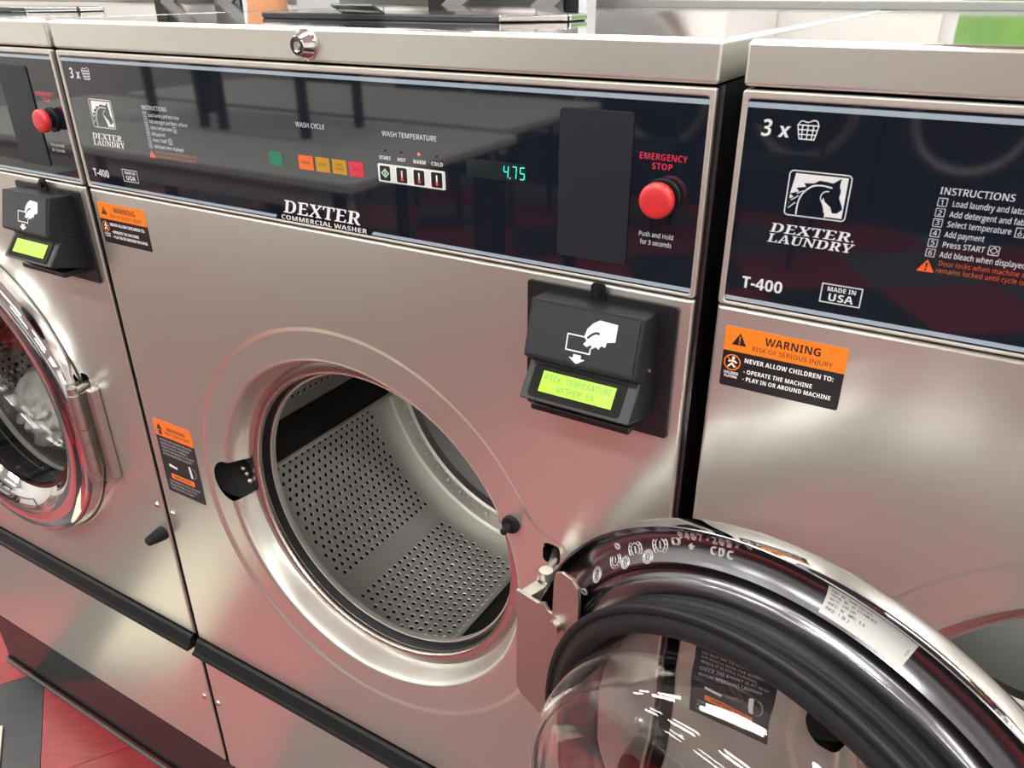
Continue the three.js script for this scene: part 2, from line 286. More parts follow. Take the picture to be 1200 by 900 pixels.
  const lines = ['Load laundry and latch door', 'Add detergent and fabric softener', 'Select temperature', 'Add payment', 'Press START', 'Add bleach when displayed'], wid = [44, 54, 31, 19.5, 21, 42];
  lines.forEach((t, i) => {
    const y = 1018.9 - i * 5.72; k.lineWidth = 0.45 * s; k.strokeStyle = ink; k.strokeRect(X(114.2), Y(y + 3.9), 4.4 * s, 4.3 * s);
    text(String(i + 1), 116.4, y + 0.3, 3, 0, R, ink, 'center'); text(t, 121.2, y, 3.1, wid[i], R, ink);
    if (i === 2) { k.strokeRect(X(154), Y(y + 4.2), 4.2 * s, 5 * s); k.beginPath(); k.arc(X(156.1), Y(y + 0.8), 0.8 * s, 0, 7); k.stroke(); k.beginPath(); k.moveTo(X(156.1), Y(y + 3.4)); k.lineTo(X(156.1), Y(y + 1.4)); k.stroke(); }
    if (i === 4) { k.beginPath(); k.roundRect(X(144), Y(y + 4.3), 5 * s, 5 * s, 0.7 * s); k.stroke(); k.beginPath(); k.moveTo(X(146.5), Y(y + 3.6)); k.lineTo(X(148.3), Y(y + 1.8)); k.lineTo(X(146.5), Y(y)); k.lineTo(X(144.7), Y(y + 1.8)); k.closePath(); k.stroke(); }
  });
  const org = '#e8612a'; k.fillStyle = org; k.beginPath(); k.moveTo(X(116), Y(988.2)); k.lineTo(X(120.6), Y(980.8)); k.lineTo(X(111.2), Y(980.8)); k.fill();
  text('!', 115.9, 981.6, 4.4, 0, B, '#151a24', 'center');
  text('Door locks when machine starts, and', 121.6, 985.4, 2.8, 57, R, org); text('remains locked until cycle is finished', 121, 981.3, 2.8, 57, R, org);
  text('WASH CYCLE', 310.4, 1024.3, 3.6, 32, R, ink); text('WASH TEMPERATURE', 401, 1024.4, 3.8, 52, R, ink);
  [['START', 402.4, 12], ['HOT', 418.6, 8.4], ['WARM', 435.8, 12.2], ['COLD', 452.2, 11.2]].forEach(([t, x, wd]) => text(t, x, 1006.3, 2.9, wd, B, ink, 'center'));
  // maker's name at the lower edge
  k.fillStyle = '#0b0d11'; k.fillRect(X(277), Y(949), 103 * s, 7 * s);
  text('DEXTER', 282.4, 949.6, 11.2, 88, S, '#eef1f3', 'left', 0.26);
  text('COMMERCIAL WASHER', 278.8, 943.4, 3.9, 98.5, B, '#e4e8ea', 'left', 0.12);
  text('EMERGENCY', 629.6, 1027.4, 4.2, 32.6, B, '#e0344a', 'center'); text('STOP', 629.6, 1021.6, 4.2, 14.4, B, '#e0344a', 'center');
  text('Push and Hold', 629, 977, 3.2, 24.6, R, ink, 'center'); text('for 3 seconds', 629.2, 971.8, 3.2, 22.4, R, ink, 'center');
}
M.panel = new THREE.MeshPhysicalMaterial({ map: canvasTex(2048, 394, panelPrint), roughness: 0.035, ior: 1.75 });

function warnPrint(k, w, h) {
  const fit = (t, x, y, cap, width, bold, col) => { k.save(); k.font = (bold ? 'bold ' : '') + '100px sans-serif'; const m = k.measureText(t).width; k.translate(x, y); k.scale(width / m, cap / 71); k.fillStyle = col; k.fillText(t, 0, 0); k.restore(); };
  k.fillStyle = '#19161c'; k.fillRect(0, 0, w, h); k.fillStyle = '#f58220'; k.fillRect(0, 0, w, h * 0.40);
  k.fillStyle = '#19161c'; k.beginPath(); k.moveTo(w * 0.13, h * 0.09); k.lineTo(w * 0.19, h * 0.29); k.lineTo(w * 0.065, h * 0.29); k.fill(); fit('!', w * 0.12, h * 0.27, h * 0.12, w * 0.018, true, '#f58220');
  fit('WARNING', w * 0.34, h * 0.205, h * 0.125, w * 0.46, true, '#19161c'); fit('RISK OF SERIOUS INJURY', w * 0.24, h * 0.335, h * 0.075, w * 0.66, false, '#19161c');
  const cx = w * 0.09, cy = h * 0.59, r = h * 0.125; k.lineWidth = h * 0.02; k.strokeStyle = '#f58220'; k.beginPath(); k.arc(cx, cy, r, 0, 7); k.stroke();
  k.fillStyle = '#ffffff'; k.beginPath(); k.arc(cx + r * 0.1, cy - r * 0.62, r * 0.2, 0, 7); k.fill(); k.strokeStyle = '#ffffff'; k.lineWidth = h * 0.028;
  for (const [a, b, c, d] of [[0.1, -0.4, -0.05, 0.15], [-0.05, 0.15, 0.4, 0.6], [-0.05, 0.15, -0.5, 0.65], [0.1, -0.3, 0.6, 0.0], [0.1, -0.3, -0.5, -0.1]]) { k.beginPath(); k.moveTo(cx + a * r, cy + b * r); k.lineTo(cx + c * r, cy + d * r); k.stroke(); }
  k.strokeStyle = '#f58220'; k.lineWidth = h * 0.018; k.beginPath(); k.moveTo(cx - r * 0.7, cy - r * 0.7); k.lineTo(cx + r * 0.7, cy + r * 0.7); k.stroke();
  fit('CHILDREN', w * 0.025, h * 0.79, h * 0.045, w * 0.13, true, '#ffffff'); fit('PLAYING', w * 0.033, h * 0.85, h * 0.045, w * 0.115, true, '#ffffff');
  fit('NEVER ALLOW CHILDREN TO:', w * 0.19, h * 0.555, h * 0.075, w * 0.74, true, '#ffffff');
  fit('- OPERATE THE MACHINE', w * 0.195, h * 0.735, h * 0.07, w * 0.58, true, '#ffffff'); fit('- PLAY IN OR AROUND MACHINE', w * 0.195, h * 0.86, h * 0.07, w * 0.74, true, '#ffffff');
}
M.warn = new THREE.MeshStandardMaterial({ map: canvasTex(768, 420, warnPrint), roughness: 0.45 });
function noticePrint(k, w, h) {
  k.fillStyle = '#2b292e'; k.fillRect(0, 0, w, h); k.fillStyle = '#f07a2c'; k.fillRect(0, 0, w, h * 0.22);
  const t = (s, x, y, px, col = '#ddd', width = 0, bold = true) => { k.save(); k.font = (bold ? 'bold ' : '') + px + 'px sans-serif'; k.fillStyle = col; const m = k.measureText(s).width; k.translate(x, y); if (width) k.scale(width / m, 1); k.fillText(s, 0, 0); k.restore(); };
  k.fillStyle = '#2b292e'; k.beginPath(); k.moveTo(w * 0.14, h * 0.05); k.lineTo(w * 0.22, h * 0.13); k.lineTo(w * 0.06, h * 0.13); k.fill(); k.fillRect(w * 0.1, h * 0.14, w * 0.08, h * 0.06);
  t('WARNING', w * 0.34, h * 0.12, h * 0.07, '#2b292e', w * 0.48); t('RISK OF SERIOUS INJURY', w * 0.26, h * 0.17, h * 0.036, '#2b292e', w * 0.66);
  const ls = ['DO NOT TRY TO OPEN THE DOOR', 'OR REACH INTO THE BASKET', 'WHILE IT IS STILL TURNING.', 'CHECK THE BASKET IS AT REST', 'BEFORE REMOVING LAUNDRY'];
  ls.forEach((s, i) => t(s, w * 0.08, h * (0.28 + i * 0.048), h * 0.034, '#d8d8d8', w * (0.84 - 0.07 * (i % 3)), false));
  k.fillStyle = '#e8e8e8'; k.save(); k.translate(w * 0.2, h * 0.6); k.rotate(0.12); k.fillRect(-w * 0.02, -h * 0.01, w * 0.22, h * 0.035); k.restore();
  k.save(); k.translate(w * 0.72, h * 0.52); k.rotate(-0.1); k.beginPath(); k.roundRect(0, 0, w * 0.06, h * 0.16, w * 0.02); k.fill(); k.restore();
  k.strokeStyle = '#bbb'; k.lineWidth = w * 0.01; k.beginPath(); k.arc(w * 0.78, h * 0.6, w * 0.12, -1.2, 1.2); k.stroke();
  k.fillStyle = '#f07a2c'; k.beginPath(); k.roundRect(w * 0.18, h * 0.72, w * 0.62, h * 0.075, w * 0.02); k.fill(); t('IMPORTANT', w * 0.26, h * 0.775, h * 0.05, '#2b292e', w * 0.46);
  ['TURN HANDLE TO LATCH THE DOOR', 'BEFORE STARTING A WASH CYCLE', 'DOOR MUST BE FULLY CLOSED'].forEach((s, i) => t(s, w * 0.09, h * (0.85 + i * 0.05), h * 0.034, '#d8d8d8', w * (0.82 - 0.1 * i), false));
}
M.notice = new THREE.MeshStandardMaterial({ map: canvasTex(420, 640, noticePrint), roughness: 0.5 });
function cardIcon(k, w, h) {
  k.fillStyle = '#282b30'; k.fillRect(0, 0, w, h);
  const ox = w * 0.36, oy = h * 0.12, q = w * 0.46; k.fillStyle = '#f4f6f6'; k.strokeStyle = '#f4f6f6';
  const P = (pts) => { k.beginPath(); pts.forEach(([x, y], i) => (i ? k.lineTo(ox + x * q, oy + y * q) : k.moveTo(ox + x * q, oy + y * q))); k.closePath(); };
  P([[0.98, 0.02], [0.62, 0.0], [0.5, 0.08], [0.4, 0.2], [0.36, 0.36], [0.42, 0.42], [0.36, 0.5], [0.44, 0.54], [0.52, 0.48], [0.54, 0.56], [0.62, 0.5], [0.68, 0.54], [0.72, 0.46], [0.8, 0.48], [0.82, 0.38], [0.98, 0.34]]); k.fill();
  k.strokeStyle = '#282b30'; k.lineWidth = q * 0.045; k.lineCap = 'round'; k.beginPath(); k.moveTo(ox + q * 0.44, oy + q * 0.36); k.quadraticCurveTo(ox + q * 0.56, oy + q * 0.22, ox + q * 0.64, oy + q * 0.25); k.stroke();
  k.strokeStyle = '#f4f6f6'; k.lineWidth = q * 0.025; k.lineJoin = 'round';
  k.beginPath(); k.moveTo(ox + q * 0.36, oy + q * 0.36); k.lineTo(ox + q * 0.03, oy + q * 0.36); k.lineTo(ox + q * 0.03, oy + q * 0.66); k.lineTo(ox + q * 0.52, oy + q * 0.66); k.lineTo(ox + q * 0.52, oy + q * 0.56); k.stroke();
  P([[0.2, 0.72], [0.36, 0.72], [0.36, 0.79], [0.45, 0.79], [0.28, 0.9], [0.11, 0.79], [0.2, 0.79]]); k.fill();
}
M.icon = new THREE.MeshStandardMaterial({ map: canvasTex(512, 238, cardIcon), roughness: 0.42 });
function lcd(rows) {
  const tx = (ink) => canvasTex(512, 124, (k, w, h) => { k.fillStyle = '#8fd400'; k.fillRect(0, 0, w, h); k.fillStyle = ink; k.font = '50px monospace'; rows.forEach((r, i) => { k.save(); const m = k.measureText(r).width; const wd = w * 0.058 * r.length; k.translate((w - wd) / 2, h * (0.42 + 0.45 * i)); k.scale(wd / m, 0.95); k.fillText(r, 0, 0); k.restore(); }); });
  const t = tx('#3d6400'); return new THREE.MeshStandardMaterial({ map: t, emissive: 0xffffff, emissiveMap: t, emissiveIntensity: 0.34, roughness: 0.3 });
}
M.lcdText = lcd(['PICK TEMPERATURE', 'WASHER 65']); M.lcdBlank = lcd([]);
const segTex = canvasTex(256, 64, (k, w, h) => {           // seven-bar digits, 4.75, cut by the window edge
  k.fillStyle = '#000'; k.fillRect(0, 0, w, h); k.fillStyle = '#35f2e0'; k.transform(1, 0, -0.08, 1, 6, 0);
  const on = { 4: 'bcfg', 7: 'abc', 5: 'acdfg' }, bar = { a: [2, 0, 16, 4], b: [17, 2, 4, 19], c: [17, 23, 4, 19], d: [2, 40, 16, 4], e: [-1, 23, 4, 19], f: [-1, 2, 4, 19], g: [2, 20, 16, 4] };
  ['4', '7', '5'].forEach((d, i) => { for (const s of on[d]) { const [x, y, a, b] = bar[s]; k.fillRect(158 + i * 34 + x, 10 + y, a, b); } });
  k.fillRect(184, 50, 5, 5);
});
M.price = new THREE.MeshPhysicalMaterial({ color: lin(0.012, 0.02, 0.02), emissive: 0xffffff, emissiveMap: segTex, emissiveIntensity: 1.1, roughness: 0.12 });
const ledOff = new THREE.MeshStandardMaterial({ color: lin(0.10, 0.006, 0.008), roughness: 0.3 }), ledOn = new THREE.MeshStandardMaterial({ color: lin(0.4, 0.01, 0.01), emissive: lin(1, 0.06, 0.03), emissiveIntensity: 3, roughness: 0.3 }), ledGreen = new THREE.MeshStandardMaterial({ color: lin(0.006, 0.05, 0.03), roughness: 0.3 });
const chip = (bg, rows) => new THREE.MeshPhysicalMaterial({ map: canvasTex(128, 96, (k, w, h) => { k.fillStyle = bg; k.fillRect(0, 0, w, h); k.fillStyle = 'rgba(70,40,10,0.55)'; k.font = 'bold 26px sans-serif'; k.textAlign = 'center'; rows.forEach((r, i) => k.fillText(r, w / 2, h / 2 + 9 + (i - (rows.length - 1) / 2) * 28)); }), roughness: 0.2 });
const chips = [[275, 290.2, '#1d7a5c', []], [309.2, 325.8, '#dd6a2c', ['WASH']], [328.6, 343.7, '#b98a1f', ['RINSE']], [346.8, 362, '#b98a1f', ['FINAL', 'RINSE']], [364.6, 379.8, '#cf3346', ['SPIN']]].map(([a, b, c, t]) => [a, b, chip(c, t)]);
const keyMat = (kind) => new THREE.MeshPhysicalMaterial({ map: canvasTex(128, 140, (k, w, h) => {
  k.fillStyle = '#e9edef'; k.fillRect(0, 0, w, h); k.fillStyle = '#15181c'; k.beginPath(); k.roundRect(8, 6, w - 16, h - 12, 14); k.fill();
  if (kind) { k.strokeStyle = '#f2f2f2'; k.lineWidth = 15; k.lineCap = 'round'; k.beginPath(); k.moveTo(w / 2, 36); k.lineTo(w / 2, 104); k.stroke(); k.fillStyle = '#e8483c'; k.beginPath(); k.arc(w / 2, 104, 15, 0, 7); k.fill(); k.strokeStyle = '#e8483c'; k.lineWidth = 6; k.beginPath(); k.moveTo(w / 2, 104); k.lineTo(w / 2, kind === 1 ? 44 : kind === 2 ? 60 : 78); k.stroke(); }
  else { k.fillStyle = '#eaf3ec'; k.beginPath(); k.moveTo(w / 2, 30); k.lineTo(106, h / 2); k.lineTo(w / 2, h - 30); k.lineTo(22, h / 2); k.fill(); k.fillStyle = '#2f9e5b'; k.beginPath(); k.moveTo(w / 2, 40); k.lineTo(97, h / 2); k.lineTo(w / 2, h - 40); k.lineTo(31, h / 2); k.fill(); k.fillStyle = '#e6f5ea'; k.fillRect(w / 2 - 3, 52, 6, 36); }
}), roughness: 0.2 });
const keyMats = [0, 1, 2, 3].map(keyMat);

// front sheet with its door opening, funnel, pressed-in ring, latch hole and hinge slot
function frontPanelGeo() {
  const y0 = 0.3072, y1 = 0.9383;
  const sdf = (x, y) => {                                     // circle joined softly with the hinge tab
    const c = Math.hypot(x - CX, y - CY) - 0.2316, dx = Math.abs(x - 0.533) - (0.041 - 0.012), dy = Math.abs(y - 0.6137) - (0.085 - 0.012);
    const b = Math.hypot(Math.max(dx, 0), Math.max(dy, 0)) + Math.min(Math.max(dx, dy), 0) - 0.012, k = 0.022, h = clamp(0.5 + 0.5 * (b - c) / k, 0, 1);
    return lerp(b, c, h) - k * h * (1 - h);
  };
  const angles = []; for (let i = 0; i < 960; i++) angles.push(-Math.PI + (i + 0.5) * 2 * Math.PI / 960);
  for (const [x, y] of [[0, y0], [W, y0], [0, y1], [W, y1]]) angles.push(Math.atan2(y - CY, x - CX));
  angles.sort((a, b) => a - b);
  const hitRect = (c, s, d) => { const tx = c > 0 ? (W - d - CX) / c : c < 0 ? (d - CX) / c : 9, ty = s > 0 ? (y1 - d - CY) / s : s < 0 ? (y0 + d - CY) / s : 9; return Math.min(tx, ty); };
  const inner = [[0.1838, -0.0285], [0.1852, -0.0262], [0.1872, -0.0205], [0.189, -0.0155], [0.1905, -0.0115], [0.1916, -0.0088], [0.1926, -0.0066], [0.1936, -0.0049], [0.1949, -0.0036], [0.1964, -0.0028], [0.198, -0.0025]];
  const holes = [{ x: 0.1315, y: 0.6125, a: 0.024, b: 0.0265, p: 2 }, { x: 0.5555, y: 0.681, a: 0.0085, b: 0.0105, p: 4 }];
  const inHole = (x, y) => { let best = 1e9, hb = holes[0]; for (const h of holes) { const v = (Math.abs((x - h.x) / h.a) ** h.p + Math.abs((y - h.y) / h.b) ** h.p) ** (1 / h.p); if (v < best) { best = v; hb = h; } } return [best, hb]; };
  const pos = [], uv = [], flag = []; let n = 0;
  for (const a of angles) {
    const c = Math.cos(a), s = Math.sin(a); let lo = 0.2, hi = 0.31;
    for (let i = 0; i < 26; i++) { const m = (lo + hi) / 2; if (sdf(CX + c * m, CY + s * m) > 0) hi = m; else lo = m; }
    const B = lo, st = inner.slice(), E = hitRect(c, s, 0.0025);
    for (let i = 1; i <= 24; i++) st.push([lerp(0.198, B - 0.0062, i / 24), -0.0025]);
    st.push([B - 0.0052, -0.0023], [B - 0.004, -0.0017], [B - 0.0025, -0.0008], [B - 0.0012, -0.0002], [B, 0], [B + 0.0012, 0]);
    for (const t of [0.06, 0.3, 0.7, 1]) st.push([lerp(B + 0.0012, E, t), 0]);
    for (const q of [0.4, 0.8, 1.2, Math.PI / 2]) st.push([hitRect(c, s, 0.0025 * (1 - Math.sin(q))), -0.0025 * (1 - Math.cos(q))]);
    st.push([hitRect(c, s, 0), -0.0040], [hitRect(c, s, 0.0008), -0.0042]);
    n = st.length;
    for (const [r, z] of st) {
      let x = CX + c * r, y = CY + s * r; const [v, h] = inHole(x, y);
      const band = 0.0012 / Math.min(h.a, h.b);
      if (v > 1 - band && v < 1 + band) { x = h.x + (x - h.x) / v; y = h.y + (y - h.y) / v; }
      pos.push(x, y, z); uv.push(x, y + (z < -0.003 ? z : 0)); flag.push(v < 1 + band ? 1 : 0);
    }
  }
  const idx = [], m = angles.length;
  for (let i = 0; i < m; i++) for (let j = 0; j < n - 1; j++) {
    const a = i * n + j, b = ((i + 1) % m) * n + j;
    if (flag[a] && flag[b] && flag[a + 1] && flag[b + 1]) continue;
    idx.push(a, b, a + 1, b, b + 1, a + 1);
  }
  const g = new THREE.BufferGeometry(); g.setAttribute('position', new THREE.Float32BufferAttribute(pos, 3)); g.setAttribute('uv', new THREE.Float32BufferAttribute(uv, 2)); g.setIndex(idx);
  // corner angles at the wrap: uv is planar, so nothing to mend
  g.computeVertexNormals(); const nn = g.attributes.normal; let sum = 0; for (let i = 0; i < nn.count; i++) sum += nn.getZ(i);
  if (sum < 0) { for (let t = 0; t < idx.length; t += 3) { const k = idx[t]; idx[t] = idx[t + 1]; idx[t + 1] = k; } g.setIndex(idx); g.computeVertexNormals(); }
  return g;
}
// drum wall with raised holes, a0..a1 in degrees
const RD = 0.265, ZB = -0.365, PITCH = 0.0117, STEP = 2.5;
function perforated(a0, rows, margin) {
  const pos = [], nor = [], idx = []; let base = 0; const rad = Math.PI / 180, z0 = -0.119, count = 17, SEG = 12;
  const at = (s, z, h) => [(RD - h) * Math.cos(s), (RD - h) * Math.sin(s), z];
  const quad = (s0, s1, za, zb) => { if (za - zb < 1e-6) return; for (const [s, z] of [[s0, za], [s1, za], [s1, zb], [s0, zb]]) { pos.push(...at(s, z, 0)); nor.push(-Math.cos(s), -Math.sin(s), 0); } idx.push(base, base + 1, base + 2, base, base + 2, base + 3); base += 4; };
  const rings = [[0.0045, 0], [0.0038, 0.0005], [0.0033, 0.0002], [0.0030, -0.0016]];
  for (let k = 0; k < rows; k++) {
    const sc = (a0 + k * STEP) * rad, hs = STEP / 2 * rad, zs = z0 - (k & 1 ? PITCH / 2 : 0), half = hs * RD;
    quad(sc - hs, sc + hs, -0.062, zs);
    for (let c = 0; c < count; c++) {
      const zc = zs - (c + 0.5) * PITCH, b0 = base;
      for (let i = 0; i < SEG; i++) {
        const t = (i + 0.5) / SEG * 2 * Math.PI, ct = Math.cos(t), st = Math.sin(t), m = Math.max(Math.abs(ct), Math.abs(st));
        const s = sc + ct / m * half / RD; pos.push(...at(s, zc + st / m * PITCH / 2, 0)); nor.push(-Math.cos(s), -Math.sin(s), 0);
        const w = [0.2, 0.5, 0.7, 0.95], nx = [0, 0.35, -0.75, -0.95];
        rings.forEach(([r, h], j) => { const s2 = sc + ct * r / RD; pos.push(...at(s2, zc + st * r, h)); const o = nx[j], q = Math.sqrt(1 - o * o); nor.push(-Math.cos(s2) * q + -Math.sin(sc) * ct * o, -Math.sin(s2) * q + Math.cos(sc) * ct * o, st * o); });
      }
      for (let i = 0; i < SEG; i++) for (let j = 0; j < 4; j++) { const a = b0 + i * 5 + j, b = b0 + ((i + 1) % SEG) * 5 + j; idx.push(a, b, a + 1, b, b + 1, a + 1); }
      base += SEG * 5;
      // corners between the ring of points and the cell's own corners
      for (const [cx, cz] of [[1, 1], [-1, 1], [-1, -1], [1, -1]]) {
        const s = sc + cx * hs, z = zc + cz * PITCH / 2; const t30 = Math.tan(Math.PI / 12) , f = 1; void t30; void f;
        pos.push(...at(s, z, 0)); nor.push(-Math.cos(s), -Math.sin(s), 0);
        const q = cx > 0 ? (cz > 0 ? [1, 2] : [10, 9]) : cz > 0 ? [3, 4] : [8, 7];
        let i0 = q[0], i1 = q[1]; if (cx > 0 && cz < 0) { i0 = 10; i1 = 9; }
        idx.push(b0 + i0 * 5, base, b0 + i1 * 5); base++;
      }
    }
    quad(sc - hs, sc + hs, zs - count * PITCH, ZB);
  }
  const g = new THREE.BufferGeometry(); g.setAttribute('position', new THREE.Float32BufferAttribute(pos, 3)); g.setAttribute('normal', new THREE.Float32BufferAttribute(nor, 3)); g.setIndex(idx);
  g.translate(CX, CY, 0); return down(matchWinding(g));
}
function plainWall(d0, d1) { const g = turn([[RD, -0.062], [RD, ZB]], Math.max(2, Math.round((d1 - d0) / 1.5)), d0 * Math.PI / 180, d1 * Math.PI / 180); g.translate(CX, CY, 0); return down(g); }
function ribGeo(deg) {                                        // hollow lifter across the drum wall
  const prof = smoothProfile([[0, -0.022], [0.012, -0.0185], [0.040, -0.008], [0.056, -0.004], [0.0605, 0.0015], [0.056, 0.006], [0.034, 0.014], [0.010, 0.021], [0, 0.024]].map(([h, w]) => [h, w]), 4);
  const s = new THREE.Shape(prof.map(([h, w]) => new THREE.Vector2(RD + 0.002 - h, w)));
  const g = new THREE.ExtrudeGeometry(s, { depth: 0.285, bevelEnabled: false, curveSegments: 4 }); g.translate(0, 0, -0.3645); g.rotateZ(deg * Math.PI / 180); g.translate(CX, CY, 0);
  return down(toCreasedNormals(g, 0.5));
}
const tc = (g) => { g.translate(CX, CY, 0); return down(g); };
const doorIn = (g) => { g.translate(CX - HX, CY - FB, -HZ); return g; };   // from the door's own axis to the hinge

function makeWasher() {
  const o = new THREE.Group();
  const part = (n, g, m, p = o) => mesh(n, g, m, p);
  // cabinet: sides, back, bottom, the inner front behind the panel
  part('cabinet', down(merge([bx(0.0015, 0.0035, FB, 1.0735, -0.6, -0.0162), bx(W - 0.0035, W - 0.0015, FB, 1.0735, -0.6, -0.0162), bx(0.0015, W - 0.0015, FB, 1.0735, -0.6, -0.597), bx(0.0015, W - 0.0015, FB, FB + 0.003, -0.6, -0.003)])), M.blackPaint);
  part('front_panel', down(frontPanelGeo()), M.brushed);
  part('lower_panel', down(bx(0, W, FB, 0.2838, -0.0045, 0, 0.0021)), M.brushed);
  part('side_seam', down(bx(W - 0.001, W + 0.0006, FB, 1.0728, -0.0162, -0.0148)), M.steel);
  for (const x of [0.0008, W - 0.0028]) part('side_flange', down(bx(x, x + 0.002, FB, 1.0728, -0.0160, -0.0040)), M.blackPaint);  // black strips: the dark reflection on the folded steel edges, put in as colour
  // trim strip with its turned-out lip
  part('trim_strip', down(prismX([[0, 0.3066], [0.0028, 0.3070], [0.0055, 0.3045], [0.0125, 0.2925], [0.0155, 0.2915], [0.0168, 0.2895], [0.0160, 0.2868], [0.0130, 0.2862], [0, 0.2848]], 0.0008, W - 0.0008, 0.0007)), M.trim);
  // lid: brushed rim, mirror-bright top
  const lid = part('lid', down(bx(-0.0005, W + 0.0005, 1.0745, 1.0988, -0.6, 0, 0.0024)), M.brushed);
  part('lid_top', down(bx(0.0006, W - 0.0006, 1.0962, 1.1, -0.599, -0.0012, 0.0018)), M.polished, lid);
  const lock = part('key_lock', (() => { const g = turn([[0.0118, 0], [0.0118, 0.0012], [0.0108, 0.002], [0.0072, 0.0098], [0.0068, 0.0102], [0.0046, 0.0102], [0.0046, 0.0075], [0, 0.0075]], 14, 0, Math.PI * 2, 0.2); g.translate(0.333, 1.0868, 0); return down(g); })(), M.chrome, lid);
  void lock;
  part('key_core', (() => { const g = turn([[0.0034, 0.0072], [0.0034, 0.0098], [0.003, 0.0104], [0, 0.0104]], 20); g.translate(0.333, 1.0868, 0); return down(g); })(), M.steel, lid);
  // control panel
  const bez = rrect(0, W, 0.9401, 1.0728, 0.0022); bez.holes.push(rrect(0.0038, W - 0.0038, 0.9424, 1.0678, 0.002, new THREE.Path()));
  const cp = sub('control_panel', o);
  part('bezel', down(plate(bez, -0.0045, 0.0004, 0.0011)), M.bezel, cp);
  part('printed_face', down((() => { const g = sheet(PX0 / 1000, PX1 / 1000, PY0 / 1000, PY1 / 1000, -0.006, -0.0008); return g; })()), M.panel, cp);
  part('coin_plate', down(plate(rrect(0.5555, 0.6088, 0.9545, 1.0555, 0.0032), -0.001, 0.0004, 0.0003)), M.coin, cp);
  part('button_collar', down((() => { const g = turn([[0.0124, -0.001], [0.0124, 0.0008], [0.0116, 0.0014], [0.0072, 0.0014], [0.0068, 0.009]], 32); g.translate(0.6318, 1.0045, 0); return g; })()), M.trim, cp);
  part('emergency_button', down((() => { const g = turn(smoothProfile([[0.0066, 0.0062], [0.0108, 0.0068], [0.0116, 0.0092], [0.0112, 0.0128], [0.0095, 0.0142], [0.005, 0.0150], [0, 0.0152]], 5), 40, 0, Math.PI * 2, 1.2); g.translate(0.6318, 1.0045, 0); return g; })()), M.red, cp);
  part('price_display', down(sheet(0.479, 0.5296, 1.0018, 1.0150, -0.001, -0.0005)), M.price, cp);
  part('key_surround', down(plate(rrect(0.3948, 0.4594, 0.9889, 1.0031, 0.0014), -0.001, -0.0004)), new THREE.MeshPhysicalMaterial({ color: lin(0.72, 0.74, 0.75), roughness: 0.25 }), cp);
  [402.2, 418.7, 435.3, 451.9].forEach((x, i) => part('key', down(sheet((x - 5.9) / 1000, (x + 5.9) / 1000, 0.9897, 1.0023, -0.0006, 0.0001)), keyMats[i], cp));
  [402.8, 418.6, 435.7, 452.3].forEach((x, i) => part('indicator_light', down((() => { const g = new THREE.SphereGeometry(0.0011, 12, 8); g.scale(1, 1, 0.5); g.translate(x / 1000, 1.0135, -0.0006); return g; })()), i === 0 ? ledGreen : i === 2 ? ledOn : ledOff, cp));
  chips.forEach(([a, b, m]) => part('cycle_light', down(sheet(a / 1000, b / 1000, 0.9899, 1.0017, -0.001, -0.0005)), m, cp));
  // labels and rivets
  part('warning_label', down(roundSheet(0.0078, 0.0852, 0.8822, 0.9257, 0.0001, 0.0004, 0.0016)), M.warn);
  part('door_label', down(roundSheet(0.0152, 0.0832, 0.5632, 0.6672, 0.0001, 0.0004, 0.0014)), M.notice);
  for (const [x, y] of [[0.0105, 0.5245], [0.6485, 0.5255], [0.0098, 0.1815], [0.6470, 0.1775]]) part('rivet', down((() => { const g = new THREE.SphereGeometry(0.0048, 16, 8, 0, Math.PI * 2, 0, Math.PI / 2); g.rotateX(Math.PI / 2); g.scale(1, 1, 0.75); g.translate(x, y, 0); return g; })()), M.chrome);
  part('door_stop', down((() => { const g = turn(smoothProfile([[0.0098, 0], [0.0098, 0.003], [0.0068, 0.0205], [0.0058, 0.0245], [0.0035, 0.0258], [0, 0.026]], 4), 28, 0, Math.PI * 2, 0.9); g.translate(0.6475, 0.481, 0); return g; })()), M.rubber);
  part('door_bumper', down((() => { const g = turn([[0.0085, -0.0025], [0.0088, 0.0006], [0.0078, 0.0022], [0.0036, 0.0026], [0.0034, 0.0088], [0.0029, 0.0094], [0.0033, 0.0112], [0.0028, 0.0132], [0, 0.0138]], 28, 0, Math.PI * 2, 0.8); g.translate(0.5152, 0.6988, 0); return g; })()), M.rubber);
  // tub mouth, seal and drum
  part('tub_ring', tc(turn([[0.1850, -0.0300], [0.1842, -0.0272], [0.1828, -0.0268], [0.1795, -0.0262], [0.1752, -0.0258], [0.1722, -0.0266], [0.1708, -0.0285], [0.1704, -0.031], [0.1712, -0.034]], 160)), M.steel);
  part('tub_seal', tc(turn([[0.1710, -0.032], [0.1765, -0.0345], [0.1785, -0.0385], [0.1755, -0.0435], [0.1700, -0.0462]], 120)), M.rubber);  // black ring shaped to cover the lit drum front and darken this gap
  part('added_dark_shell', tc(turn([[0.19, -0.0345], [0.274, -0.06], [0.274, ZB - 0.03], [0, ZB - 0.03]], 96)), M.blackGap);  // black shell added around the drum to make its holes look dark
  const drum = sub('drum', o);
  part('drum_front', tc(turn([[RD, -0.064], [0.225, -0.056], [0.19, -0.0475], [0.1715, -0.0465], [0.1682, -0.0448], [0.1668, -0.0425], [0.1652, -0.0428], [0.1648, -0.046], [0.1662, -0.0505], [0.172, -0.053], [0.19, -0.0545], [0.225, -0.062], [RD - 0.002, -0.070]], 160)), M.drum, drum);
  const ribs = [186.5, 285, 372, 459, 546.5];
